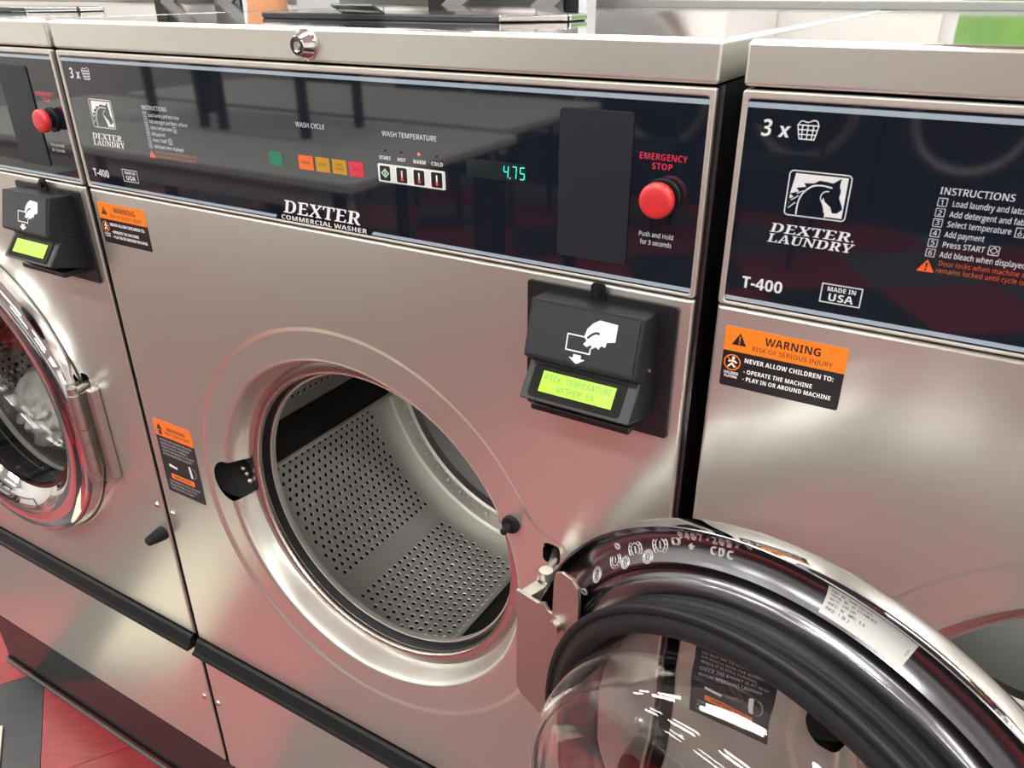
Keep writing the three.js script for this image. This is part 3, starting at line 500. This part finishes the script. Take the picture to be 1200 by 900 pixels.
  for (let q = 0; q < 4; q++) {
    const A = ribs[q], rows = Math.floor((ribs[q + 1] - 8 - A - 54.35) / STEP), end = A + 54.35 + rows * STEP;
    part('drum_wall', plainWall(A - 8, A + 8.0), M.drum, drum);
    part('perforated_panel', perforated(A + 9.2, 16), M.drum, drum);
    part('drum_seam', plainWall(A + 47.95, A + 54.35), M.drum, drum);
    part('perforated_panel', perforated(A + 55.6, rows), M.drum, drum);
    if (ribs[q + 1] - 8 - end > 0.1) part('drum_wall', plainWall(end, ribs[q + 1] - 8), M.drum, drum);
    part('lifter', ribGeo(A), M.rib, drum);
    for (const [h, s] of [[0.0615, 0.0015], [0.002, -0.0245], [0.002, 0.0265]]) part('lifter_edge', (() => { const t = A * Math.PI / 180, r = RD - h, x = CX + r * Math.cos(t) - s * Math.sin(t), y = CY + r * Math.sin(t) + s * Math.cos(t); return down(rod([x, y, -0.08], [x, y, ZB + 0.002], 0.0032, 10)); })(), M.drum, drum);
  }
  part('drum_back', tc(turn([[RD, ZB + 0.001], [RD - 0.004, ZB - 0.002], [0.236, ZB + 0.002], [0.2275, ZB + 0.004], [0.2235, ZB + 0.001]], 96)), M.drum, drum);
  part('drum_spider', tc(turn([[0.2235, ZB + 0.001], [0.219, ZB - 0.008], [0.19, ZB - 0.016], [0.1, ZB - 0.016], [0.06, ZB + 0.006], [0, ZB + 0.010]], 96)), M.darkSteel, drum);
  { const bumps = []; for (let i = 0; i < 110; i++) { const a = i / 110 * Math.PI * 2, r = 0.2345 + (i & 1 ? 0.0045 : -0.0035), g = new THREE.SphereGeometry(0.0048, 10, 6); g.scale(1, 1, 0.5); g.translate(r * Math.cos(a), r * Math.sin(a), ZB + 0.003); bumps.push(g); } part('drum_dimples', tc(merge(bumps)), M.drum, drum); }
  // door latch pocket behind the hole at the left of the mouth
  const latch = sub('latch', o);
  part('latch_pocket', down((() => { const g = new THREE.SphereGeometry(1, 28, 14, 0, Math.PI * 2, Math.PI / 2, Math.PI / 2); g.rotateX(Math.PI / 2); g.scale(0.0262, 0.0285, 0.028); g.rotateY(0.46); g.translate(0.1298, 0.6125, -0.0145); return g; })()), M.blackGap, latch);
  for (const [x, y, r, z] of [[0.1335, 0.6200, 0.0032, -0.024], [0.1395, 0.6150, 0.0026, -0.023], [0.1405, 0.6040, 0.0036, -0.025]]) part('latch_bolt', down((() => { const g = new THREE.SphereGeometry(r, 12, 8); g.translate(x, y, z); return g; })()), M.zinc, latch);
  // hinge pocket and arm
  const hinge = sub('hinge', o);
  part('hinge_pocket', down(merge([bx(0.540, 0.571, 0.664, 0.698, -0.034, -0.032), bx(0.538, 0.540, 0.664, 0.698, -0.034, -0.0035), bx(0.571, 0.573, 0.664, 0.698, -0.034, -0.0035), bx(0.538, 0.573, 0.698, 0.700, -0.034, -0.0035), bx(0.538, 0.573, 0.662, 0.664, -0.034, -0.0035)])), M.blackGap, hinge);
  part('hinge_arm', down((() => { const c = new THREE.CatmullRomCurve3([[0.552, 0.6785, -0.028], [0.556, 0.6785, -0.012], [0.5595, 0.6785, 0.0], [0.5618, 0.6785, 0.012], [HX, 0.6785, HZ]].map((q) => new THREE.Vector3(...q))); return new THREE.TubeGeometry(c, 16, 0.0038, 8); })()), M.zinc, hinge);
  part('hinge_leaf', down(plate(rrect(0.5585, 0.5755, 0.545, 0.668, 0.002), -0.002, 0.0012, 0.0005)), M.zinc, hinge);
  for (const y of [0.5625, 0.6055]) part('hinge_knuckle', down(merge([rod([HX, y, HZ], [HX, y + 0.0195, HZ], 0.0078, 24), bx(HX - 0.004, HX + 0.006, y + 0.0005, y + 0.019, 0, HZ)])), M.zinc, hinge);
  part('hinge_cover', down(bx(0.5765, 0.588, 0.548, 0.682, 0, 0.0135, 0.0035)), M.satin, hinge);
  // card reader
  const cr = sub('card_reader', o);
  part('back_plate', down(plate(rrect(0.533, 0.6508, 0.8295, 0.9328, 0.003), 0.0001, 0.0032, 0.0008)), M.readerPlate, cr);
  part('housing', down(prismX([[0.002, 0.9275], [0.028, 0.9295], [0.0392, 0.8905], [0.0385, 0.8885], [0.0305, 0.8835], [0.0282, 0.8815], [0.0455, 0.8588], [0.044, 0.857], [0.002, 0.845]], 0.5505, 0.6372, 0.0016)), M.reader, cr);
  part('lower_lip', down(bx(0.5515, 0.632, 0.8405, 0.8465, 0.002, 0.030, 0.0015)), M.readerPlate, cr);
  const fp = part('face_print', sheet(-0.0408, 0.0408, -0.0188, 0.0188, 0, 0.0005), M.icon, cr); fp.position.set(0.5938, 0.9101 - FB, 0.03375); fp.rotation.x = -Math.atan2(0.0112, 0.039);
  const sg = part('screen_bezel', plate(rrect(-0.0362, 0.0362, -0.0122, 0.0122, 0.003), 0, 0.0006), M.screenGlass, cr); sg.position.set(0.5928, 0.8703 - FB, 0.0372); sg.rotation.x = -Math.atan2(0.0173, 0.0227);
  const sc = part('screen', sheet(-0.0287, 0.0287, -0.0078, 0.0078, 0.0005, 0.0009), M.lcdText, cr); sc.position.set(0.5935, 0.8709 - FB, 0.0374); sc.rotation.x = sg.rotation.x;
  part('padlock_tab', down(merge([plate(rrect(0.5862, 0.5972, 0.9255, 0.9405, 0.004), 0.003, 0.0055), (() => { const g = cyl(0.0034, 0.0034, 0.004, 6); g.translate(0.5917, 0.9345, 0.005); return g; })()])), M.trim, cr);
  part('side_screw', down((() => { const g = cyl(0.0016, 0.0014, 0.0012, 12); g.rotateY(Math.PI / 2); g.translate(0.6372, 0.886, 0.012); return g; })()), M.chrome, cr);
  return o;
}

// door, in the washer's closed position about its own axis, then hung on the hinge
M.markMetal = new THREE.MeshStandardMaterial({ color: lin(0.78, 0.78, 0.78), metalness: 0.8, roughness: 0.45 });
function makeDoor(withSticker) {
  const d = new THREE.Group(); d.name = 'door'; d.position.set(HX, 0, HZ);
  const part = (n, g, m) => mesh(n, doorIn(g), m, d);
  const front = smoothProfile([[0.2268, -0.0007], [0.2270, 0.004], [0.2262, 0.011], [0.2244, 0.0179], [0.2205, 0.0228], [0.2120, 0.0262], [0.2, 0.0268], [0.186, 0.0235], [0.174, 0.0165], [0.1655, 0.0085], [0.1612, 0.0045]], 4);
  const back = [[0.2268, -0.0007], [0.2262, -0.0012], [0.2252, -0.0008], [0.2244, 0.0006], [0.2228, 0.0046], [0.2185, 0.0074], [0.2125, 0.0078], [0.2065, 0.0056], [0.2022, 0.0022], [0.2004, 0.0008], [0.1990, 0.0009], [0.1972, 0.0030], [0.1935, 0.0042], [0.1905, 0.0030], [0.1888, 0.0002], [0.1872, -0.0012], [0.1800, -0.0030], [0.1740, -0.0036], [0.164, -0.0036], [0.1612, 0.0045]];
  part('outer_ring', turn(front, 192, 0, Math.PI * 2, 0.9), M.chrome);
  part('inner_casting', turn(back, 192, 0, Math.PI * 2, 0.7), M.cast);
  part('gasket', turn(smoothProfile([[0.1790, -0.0026], [0.1776, -0.008], [0.1742, -0.0105], [0.1752, -0.0150], [0.1815, -0.0215], [0.1836, -0.0268], [0.1825, -0.0288], [0.1790, -0.0292], [0.1768, -0.0275], [0.1740, -0.0290], [0.1690, -0.0308], [0.1635, -0.0285], [0.1620, -0.022], [0.1618, -0.006], [0.163, -0.0030]], 3), 160, 0, Math.PI * 2, 0.7), M.rubber);
  const outer = smoothProfile([[0.1612, 0.0040], [0.1612, -0.03], [0.1585, -0.052], [0.150, -0.073], [0.134, -0.0865], [0.112, -0.092], [0.06, -0.0945], [0, -0.095]], 6);
  const inner = smoothProfile([[0, -0.0888], [0.06, -0.0883], [0.110, -0.0858], [0.1295, -0.0806], [0.1445, -0.0685], [0.1525, -0.0505], [0.1552, -0.03], [0.1556, 0.0040]], 6);
  part('glass_bowl', turn([...outer.slice().reverse(), ...inner.slice().reverse()].map((q) => [Math.max(q[0], 0), q[1]]), 128, 0, Math.PI * 2, 0.7), M.glass);
  // hinge leaf on the inner face, with its pin barrel and bolt
  const s = new THREE.Shape(); [[0.2420, -0.050], [0.2420, 0.061], [0.2235, 0.063], [0.2150, 0.0645], [0.2085, 0.0690], [0.2035, 0.0640], [0.1985, 0.0645], [0.1975, 0.100], [0.1955, 0.108], [0.189, 0.1125], [0.178, 0.1125], [0.1715, 0.107], [0.170, 0.096], [0.170, 0.030], [0.176, -0.020], [0.196, -0.052], [0.210, -0.060], [0.236, -0.056]].forEach(([x, y], i) => (i ? s.lineTo(x, y) : s.moveTo(x, y)));
  part('hinge_leaf', plate(s, -0.0075, -0.0045, 0.0005), M.zinc);
  part('hinge_bolt', merge([(() => { const g = new THREE.CylinderGeometry(0.0078, 0.0078, 0.0012, 24); g.rotateX(Math.PI / 2); g.translate(0.1915, 0.0585, -0.0082); return g; })(), (() => { const g = new THREE.CylinderGeometry(0.0056, 0.0056, 0.0048, 6); g.rotateX(Math.PI / 2); g.translate(0.1915, 0.0585, -0.0108); return g; })()]), M.zinc);
  const hx = HX - CX, hz = HZ;
  part('hinge_barrel', merge([rod([hx, -0.066, hz], [hx, -0.0515, hz], 0.0078, 24), rod([hx, -0.0312, hz], [hx, -0.0085, hz], 0.0078, 24), rod([hx, 0.0118, hz], [hx, 0.060, hz], 0.0078, 24), bx(0.229, 0.2405, -0.05, 0.06, -0.006, 0.016, 0.001)]), M.zinc);
  part('hinge_pin', merge([rod([hx, 0.060, hz], [hx, 0.0695, hz], 0.0060, 24)]), M.satin);
  if (withSticker) {
    // raised casting marks on the dark trough: stamps and numerals
    const T = [], zAt = (r) => { for (let i = 1; i < back.length; i++) if ((back[i][0] <= r && back[i - 1][0] >= r)) return lerp(back[i - 1][1], back[i][1], (r - back[i - 1][0]) / (back[i][0] - back[i - 1][0])); return 0; };
    const slope = (r) => Math.atan((zAt(r + 0.0012) - zAt(r - 0.0012)) / 0.0024);
    const glyph = (t, r, deg, size) => { const g = new TextGeometry(t, { font, size, depth: 0.0009, curveSegments: 3, bevelEnabled: false }); g.computeBoundingBox(); const b = g.boundingBox; g.translate(-(b.max.x + b.min.x) / 2, -size / 2, 0); g.rotateY(Math.PI); g.rotateX(slope(r)); g.rotateZ((deg - 90) * Math.PI / 180); g.translate(r * Math.cos(deg * Math.PI / 180), r * Math.sin(deg * Math.PI / 180), zAt(r) + 0.0001); T.push(g); };
    [...'9487-265-'].forEach((t, i) => glyph(t, 0.2172, 63.6 + i * 1.45, 0.0052)); glyph('*', 0.2185, 77.6, 0.006);
    [...'CDC'].forEach((t, i) => glyph(t, 0.2098, 70.4 + i * 1.7, 0.0052)); glyph('*', 0.2085, 65.6, 0.006);
    for (const [r, a, q, m] of [[203, 37, 6, '1'], [206, 44.3, 6.6, '2'], [208.5, 51, 7, '3'], [202.5, 47.8, 4.6, '4'], [210, 58, 7, '5'], [203.5, 54.7, 4.8, '6'], [212.4, 62, 3.6, ''], [214, 46, 2.4, ''], [199.5, 30, 3, '']]) {
      const R = r / 1000, z = zAt(R), place = (g) => { g.rotateY(-slope(R)); g.rotateZ(a * Math.PI / 180); g.translate(R * Math.cos(a * Math.PI / 180), R * Math.sin(a * Math.PI / 180), z - 0.0002); T.push(g); };
      for (const f of [1, 0.62]) place(new THREE.TorusGeometry(q / 1000 * f, 0.0004, 5, 28));
      for (let i = 0; i < 12; i++) { const t = i / 12 * Math.PI * 2, g = new THREE.BoxGeometry(q * 0.00028, 0.0005, 0.0007); g.rotateZ(t); g.translate(Math.cos(t) * q * 0.0008, Math.sin(t) * q * 0.0008, 0); place(g); }
      if (m) place(new THREE.BoxGeometry(q * 0.0007, 0.0006, 0.0007));
    }
    const marks = part('casting_marks', merge(T), M.markMetal); marks.userData.label = 'raised cast numerals and round stamps';
    const n0 = back.findIndex((q) => q[0] <= 0.2186), n1 = back.findIndex((q) => q[0] <= 0.2023), pr = back.slice(n0, n1 + 1).map(([r, z]) => [r - 0.0002, z - 0.0005]);
    const g = turn(smoothProfile(pr, 4), 30, 90.9 * Math.PI / 180, 104.4 * Math.PI / 180), p = g.attributes.position, uv = g.attributes.uv;
    for (let i = 0; i < p.count; i++) { const a = Math.atan2(p.getY(i), p.getX(i)) * 180 / Math.PI, r = Math.hypot(p.getX(i), p.getY(i)); uv.setXY(i, (a - 90.9) / 13.5, (r - 0.2020) / 0.0163); }
    const st = canvasTex(512, 150, (k, w, h) => { k.fillStyle = '#c9ccca'; k.fillRect(0, 0, w, h); k.fillStyle = '#2a2a2a'; k.font = 'bold 19px monospace'; ['PART NO. 9990-732-021', 'SERIAL NO. W1.21144M-W10', 'VOLTS: 208-240', 'HERTZ: 60  AMPS: 6.6', 'PHASE: 1 OR 3'].forEach((t, i) => k.fillText(t, 22, 30 + i * 24)); k.save(); k.translate(486, 60); k.rotate(Math.PI / 2); k.font = '15px monospace'; k.fillText('0620', 0, 0); k.restore(); });
    const lab = part('rating_label', g, new THREE.MeshStandardMaterial({ map: st, roughness: 0.5 })); lab.userData.label = 'white rating label with small print';
  }
  return d;
}
const proto = makeWasher();
const PITCHX = [-0.6703, 0, W + 0.0154];
const washerText = [
  ['stainless front-load washer at the left end with its round door closed on wet laundry'],
  ['middle stainless front-load washer with empty drum and its chrome door swung open'],
  ['stainless front-load washer at right, partly hidden behind the open chrome door'],
];
const washers = PITCHX.map((x, i) => {
  const w = i === 1 ? proto : proto.clone();
  w.name = numbered('commercial_washer'); scene.add(w); w.position.set(x, FB + YO, [-0.0011, 0, -0.0011][i]);
  w.userData = {}; tag(w, washerText[i][0], 'washer', 'front-load washers in a row'); return w;
});
washers[0].traverse((m) => { if (m.name === 'screen') m.material = M.lcdBlank; });
const openDoor = makeDoor(true); washers[1].add(openDoor); openDoor.rotation.y = 2.8222;
const shutDoor = makeDoor(false); washers[0].add(shutDoor);
const rightDoor = makeDoor(false); washers[2].add(rightDoor); rightDoor.rotation.y = 2.8222;

// black base under the row, with a bead of sealant along the floor
{
  const b = thing('plinth', 'low glossy black base running under the row of washers', 'plinth');
  mesh('base', bx(-0.668, 2.0, 0, FB + YO - 0.0005, -0.58, -0.0004, 0.001), M.kick, b);
  const c = new THREE.CatmullRomCurve3([[-0.676, 0.002, -0.57], [-0.676, 0.002, 0.0], [-0.668, 0.002, 0.005], [0, 0.002, 0.006], [2, 0.002, 0.006]].map((q) => new THREE.Vector3(...q)), false, 'catmullrom', 0.05);
  mesh('sealant', new THREE.TubeGeometry(c, 200, 0.0034, 6), new THREE.MeshStandardMaterial({ color: lin(0.10, 0.10, 0.095), roughness: 0.7 }), b);
}

// ---------------------------------------------------------------- things on and behind the washers
{
  const slabM = new THREE.MeshPhysicalMaterial({ color: lin(0.035, 0.037, 0.042), roughness: 0.12 });
  const L = 1.1 + YO;
  [[0, 'black soap-dispenser cover with bent tab lying on the middle washer lid'], [-0.6703, 'black soap-dispenser cover with silver edge on the left washer lid'], [0.6754, 'black soap-dispenser cover at the back of the right washer lid']].forEach(([dx, label], k) => {
    if (k === 2) return;
    const t = thing('dispenser_cover', label, 'dispenser cover', 'soap dispenser covers'); t.position.set(dx, L, 0);
    const s = new THREE.Shape(); [[0.17, 0.19], [0.17, 0.12], [0.18, 0.105], [0.415, 0.112], [0.435, 0.118], [0.475, 0.155], [0.478, 0.165], [0.478, 0.19]].forEach(([x, z], i) => (i ? s.lineTo(x, z) : s.moveTo(x, z)));
    const g = new THREE.ExtrudeGeometry(s, { depth: 0.0026, bevelEnabled: true, bevelSize: 0.0015, bevelThickness: 0.0015, bevelSegments: 3 }); g.rotateX(-Math.PI / 2); g.translate(0, 0.0015, 0);
    mesh('cover', planarUV(g), slabM, t);
    mesh('metal_edge', merge([(() => { const q = bx(0, 0.058, 0.0008, 0.0054, -0.002, 0.0012, 0.001); q.rotateY(Math.atan2(0.038, 0.041)); q.translate(0.4375, 0, -0.1155); return q; })(), bx(0.4785, 0.4815, 0.0008, 0.0054, -0.19, -0.158, 0.001)]), M.polished, t);
    const f = mesh('pull_tab', bx(-0.024, 0.024, -0.001, 0.001, -0.002, 0.016, 0.0006), slabM, t); f.position.set(0.300, 0.0062, -0.108); f.rotation.x = -0.42;
  });
  // upright units behind the lids: dark speckled box on black posts, pale corner post
  const speck = dataTex(256, 256, (x, y) => { const v = 46 + 120 * Math.max(0, N2(x / 2.2, y / 2.2) - 0.55) + 30 * N2(x / 5 + 40, y / 5); return [v, v, v * 1.08]; }, true, [4, 4]);
  const speckM = new THREE.MeshStandardMaterial({ map: speck, roughness: 0.6 });
  const postM = new THREE.MeshStandardMaterial({ color: lin(0.55, 0.57, 0.62), roughness: 0.4 }), strut = new THREE.MeshStandardMaterial({ color: lin(0.30, 0.31, 0.32), roughness: 0.45, metalness: 0.3 });
  [[0, 'dark speckled box on black posts behind the middle washer lid'], [-0.6703, 'dark speckled box on black posts behind the left washer lid']].forEach(([dx, label]) => {
    const t = thing('rear_unit', label, 'cabinet', 'dark units behind the washer lids'); t.position.set(dx, L, -0.612);
    mesh('box', bx(-0.25, 0.262, 0.045, 0.42, -0.09, 0, 0.004), speckM, t);
    mesh('corner_post', bx(0.262, 0.276, -0.9, 0.42, -0.03, 0.0, 0.002), postM, t);
    for (const x of [-0.02, 0.222]) mesh('post', bx(x, x + 0.032, -0.9, 0.05, -0.06, -0.03, 0.002), M.blackLeg, t);
    for (const x of [0.0, 0.16]) mesh('strut', (() => { const g = bx(-0.012, 0.012, 0, 0.12, -0.004, 0.004, 0.001); g.rotateZ(-0.95); g.translate(x, -0.025, -0.022); return g; })(), strut, t);
  });
  const rail = tag(mesh('rail', bx(-1.4, 2.2, 1.096 + YO, 1.108 + YO, -0.735, -0.715, 0.002), new THREE.MeshStandardMaterial({ color: lin(0.36, 0.37, 0.36), roughness: 0.4, metalness: 0.2 })), 'long grey rail running along the backs of the washers', 'rail');
  void rail;
  const pot = thing('clay_pot', 'tan clay pot at the back corner of the left washer lid', 'pot'); pot.position.set(-0.228, L, -0.50);
  mesh('bowl', (() => { const g = turn([[0, 0], [0.030, 0], [0.037, 0.05], [0.040, 0.052], [0.040, 0.064], [0.034, 0.064], [0.028, 0.006], [0, 0.006]], 40); g.rotateX(-Math.PI / 2); return g; })(), new THREE.MeshStandardMaterial({ color: lin(0.52, 0.24, 0.12), roughness: 0.75 }), pot);
  mesh('soil', (() => { const g = new THREE.CylinderGeometry(0.0335, 0.032, 0.01, 32); g.translate(0, 0.05, 0); return g; })(), new THREE.MeshStandardMaterial({ color: lin(0.04, 0.025, 0.015), roughness: 1 }), pot);
  // dryers along the back wall
  const dw = new THREE.MeshStandardMaterial({ color: lin(0.76, 0.76, 0.75), roughness: 0.4 });
  const dg = new THREE.MeshPhysicalMaterial({ color: lin(0.22, 0.22, 0.22), roughness: 0.12 });
  const proto2 = new THREE.Group();
  mesh('body', bx(-0.375, 0.375, 0, 1.95, -0.7, 0, 0.006), dw, proto2);
  mesh('door_ring', (() => { const g = turn([[0.27, 0], [0.27, 0.02], [0.255, 0.03], [0.225, 0.03], [0.215, 0.01], [0.215, 0]], 64); g.translate(0, 1.45, 0); return g; })(), M.satin, proto2);
  mesh('door_glass', (() => { const g = turn([[0, 0.012], [0.14, 0.010], [0.216, 0.004]], 48); g.translate(0, 1.45, 0); return g; })(), dg, proto2);
  mesh('handle', bx(0.225, 0.245, 1.40, 1.50, 0.028, 0.05, 0.004), M.satin, proto2);
  mesh('control_strip', bx(-0.34, 0.34, 1.78, 1.9, 0, 0.006, 0.002), M.panelPlain, proto2);
  ['far left', 'second from the left', 'third from the left', 'rightmost, nearest the window'].forEach((q, i) => {
    const d = i ? proto2.clone() : proto2; d.name = numbered('tumble_dryer'); scene.add(d); d.position.set(-2.75 + i * 0.76, 0, RZ0 + 0.72); d.userData = {}; tag(d, 'white tumble dryer with a round door at the back wall, ' + q, 'dryer', 'white dryers behind the washers');
  });
  // notices standing on the left lid's back edge
  const paper = new THREE.MeshStandardMaterial({ color: lin(0.82, 0.83, 0.86), roughness: 0.8 });
  [[-0.60, -0.40, 'wide white notice board standing behind the left washer lid'], [-0.375, -0.27, 'narrow white notice board beside the wide one behind the left lid']].forEach(([a, b, label]) => tag(mesh('notice_board', bx(a, b, 1.1 + YO - 0.2, 1.4 + YO, -0.72, -0.714), paper), label, 'notice board'));
}
// ---------------------------------------------------------------- laundry behind the left door
{
  const lump = (x, y, z, sx, sy, sz, k) => { const g = mergeVertices((() => { const q = new THREE.IcosahedronGeometry(1, 24); q.deleteAttribute('uv'); q.deleteAttribute('normal'); return q; })()), p = g.attributes.position;
    for (let i = 0; i < p.count; i++) { const a = p.getX(i), b = p.getY(i), c = p.getZ(i); const f = N1(a * 2.2 + k * 7 + 20, b * 2.2 + c * 1.7 + 20), r = N2(a * 5 + k * 5 + 40, b * 5 + c * 4 + 30); const q = 0.72 + 0.34 * Math.abs(2 * f - 1) + 0.16 * Math.abs(2 * r - 1); p.setXYZ(i, a * q * sx, b * q * sy, c * q * sz); }
    g.computeVertexNormals(); g.translate(x - 0.6703, y + YO, z); return g; };
  const cl = (r, g, b) => new THREE.MeshPhysicalMaterial({ color: lin(r, g, b), roughness: 0.85, sheen: 0.3 });
  tag(mesh('wet_cloth', lump(0.195, 0.485, -0.150, 0.085, 0.075, 0.07, 1), cl(0.66, 0.65, 0.62)), 'crumpled white cloth lying in the closed left drum', 'laundry', 'wet laundry in the left drum');
  tag(mesh('wet_cloth', lump(0.165, 0.625, -0.165, 0.055, 0.055, 0.06, 2), cl(0.42, 0.05, 0.06)), 'crumpled red cloth in the closed left drum', 'laundry', 'wet laundry in the left drum');
  tag(mesh('wet_cloth', lump(0.315, 0.415, -0.170, 0.06, 0.05, 0.07, 3), cl(0.20, 0.21, 0.23)), 'crumpled grey cloth in the closed left drum', 'laundry', 'wet laundry in the left drum');
}
// ---------------------------------------------------------------- across the aisle
{
  const th = 33 * Math.PI / 180, c = Math.cos(th), s = Math.sin(th), a = -0.2725, b = 0.606;
  const m = tag(mesh('floor_mat', bx(-0.1025, 0.1025, 0, 0.006, -0.243, 0.243, 0.002), new THREE.MeshStandardMaterial({ color: lin(0.62, 0.58, 0.48), roughness: 0.8 })), 'cream mat lying flat on the tiles in the bottom left corner', 'mat');
  m.position.set(a * c - b * s, 0.0002, a * s + b * c); m.rotation.y = -th;
  const table = (x0, x1, z0, z1, label) => {
    const t = thing('folding_table', label, 'table', 'grey laundry folding tables'), cx = (x0 + x1) / 2, cz = (z0 + z1) / 2, w = (x1 - x0) / 2, d = (z1 - z0) / 2; t.position.set(cx, 0, cz);
    mesh('table_top', bx(-w, w, 0.715, 0.75, -d, d, 0.012), M.greyTop, t);
    for (const x of [-w + 0.1, 0, w - 0.1]) for (const z of [-d + 0.08, d - 0.08]) mesh('leg', bx(x - 0.025, x + 0.025, 0, 0.716, z - 0.025, z + 0.025, 0.004), M.blackLeg, t);
    mesh('apron', merge([bx(-w + 0.06, w - 0.06, 0.64, 0.716, -d + 0.06, -d + 0.08), bx(-w + 0.06, w - 0.06, 0.64, 0.716, d - 0.08, d - 0.06)]), M.greyTop, t);
  };
  table(-2.95, -0.62, 1.08, 1.95, 'grey-topped folding table with black legs, the one nearest the washers');
  table(-2.9, -0.72, 2.05, 2.85, 'grey-topped folding table with black legs, the one farther from the washers');
  const rack = thing('black_stand', 'black stand with slim legs set on the folding table nearest the washers', 'stand'); rack.position.set(-1.62, 0.75, 1.66);
  mesh('top', bx(-0.52, 0.5, 0.36, 0.40, -0.17, 0.17, 0.006), M.blackLeg, rack);
  for (const x of [-0.36, -0.08, 0.02, 0.42]) mesh('leg', bx(x - 0.014, x + 0.014, 0, 0.362, -0.15, -0.122, 0.003), M.blackLeg, rack);
  for (const x of [-0.36, 0.42]) mesh('leg', bx(x - 0.014, x + 0.014, 0, 0.362, 0.122, 0.15, 0.003), M.blackLeg, rack);
  const chair = (x, z, r, label) => {
    const t = thing('stacking_chair', label, 'chair', 'black stacking chairs'); t.position.set(x, 0, z); t.rotation.y = r;
    mesh('seat', bx(-0.22, 0.22, 0.43, 0.46, -0.21, 0.21, 0.012), M.blackLeg, t); mesh('backrest', bx(-0.21, 0.21, 0.58, 0.9, -0.235, -0.215, 0.01), M.blackLeg, t);
    for (const x of [-0.19, 0.19]) { mesh('leg', bx(x - 0.012, x + 0.012, 0, 0.44, 0.17, 0.194, 0.003), M.blackLeg, t); mesh('leg', bx(x - 0.012, x + 0.012, 0, 0.88, -0.214, -0.19, 0.003), M.blackLeg, t); }
  };
  ['leftmost', 'second from the left', 'third from the left', 'fourth from the left', 'rightmost'].forEach((q, i) => chair(-3.1 + i * 0.75, 3.45 + (i % 2) * 0.08, Math.PI + 0.1 * (i % 3 - 1), 'black stacking chair beyond the far table, ' + q + ' in its row'));
  // dark machines along the far side of the room
  const navy = new THREE.MeshPhysicalMaterial({ color: lin(0.022, 0.030, 0.055), roughness: 0.3 }), dk = new THREE.Group();
  mesh('body', bx(-0.4, 0.4, 0, 1.15, 0, 0.75, 0.008), navy, dk);
  for (const y of [0.60]) {
    mesh('door_ring', (() => { const g = turn([[0.29, 0], [0.29, 0.025], [0.27, 0.035], [0.24, 0.03], [0.23, 0.01], [0.23, 0]], 56); g.rotateY(Math.PI); g.translate(0, y, 0); return g; })(), M.satin, dk);
    mesh('door_glass', (() => { const g = turn([[0, 0.014], [0.15, 0.012], [0.231, 0.004]], 40); g.rotateY(Math.PI); g.translate(0, y, 0); return g; })(), new THREE.MeshPhysicalMaterial({ color: lin(0.02, 0.02, 0.025), roughness: 0.08 }), dk);
  }
  ['leftmost', 'second from the left', 'third from the left', 'fourth from the left', 'fifth from the left', 'sixth from the left', 'rightmost'].forEach((q, i) => {
    const d = i ? dk.clone() : dk; d.name = numbered('navy_machine'); scene.add(d); d.userData = {}; d.position.set(-2.6 + i * 0.82, 0, 4.25); tag(d, 'navy front-load machine across the room facing the washers, ' + q, 'dryer', 'navy machines across the room');
  });
}
renderer.render(scene, camera);
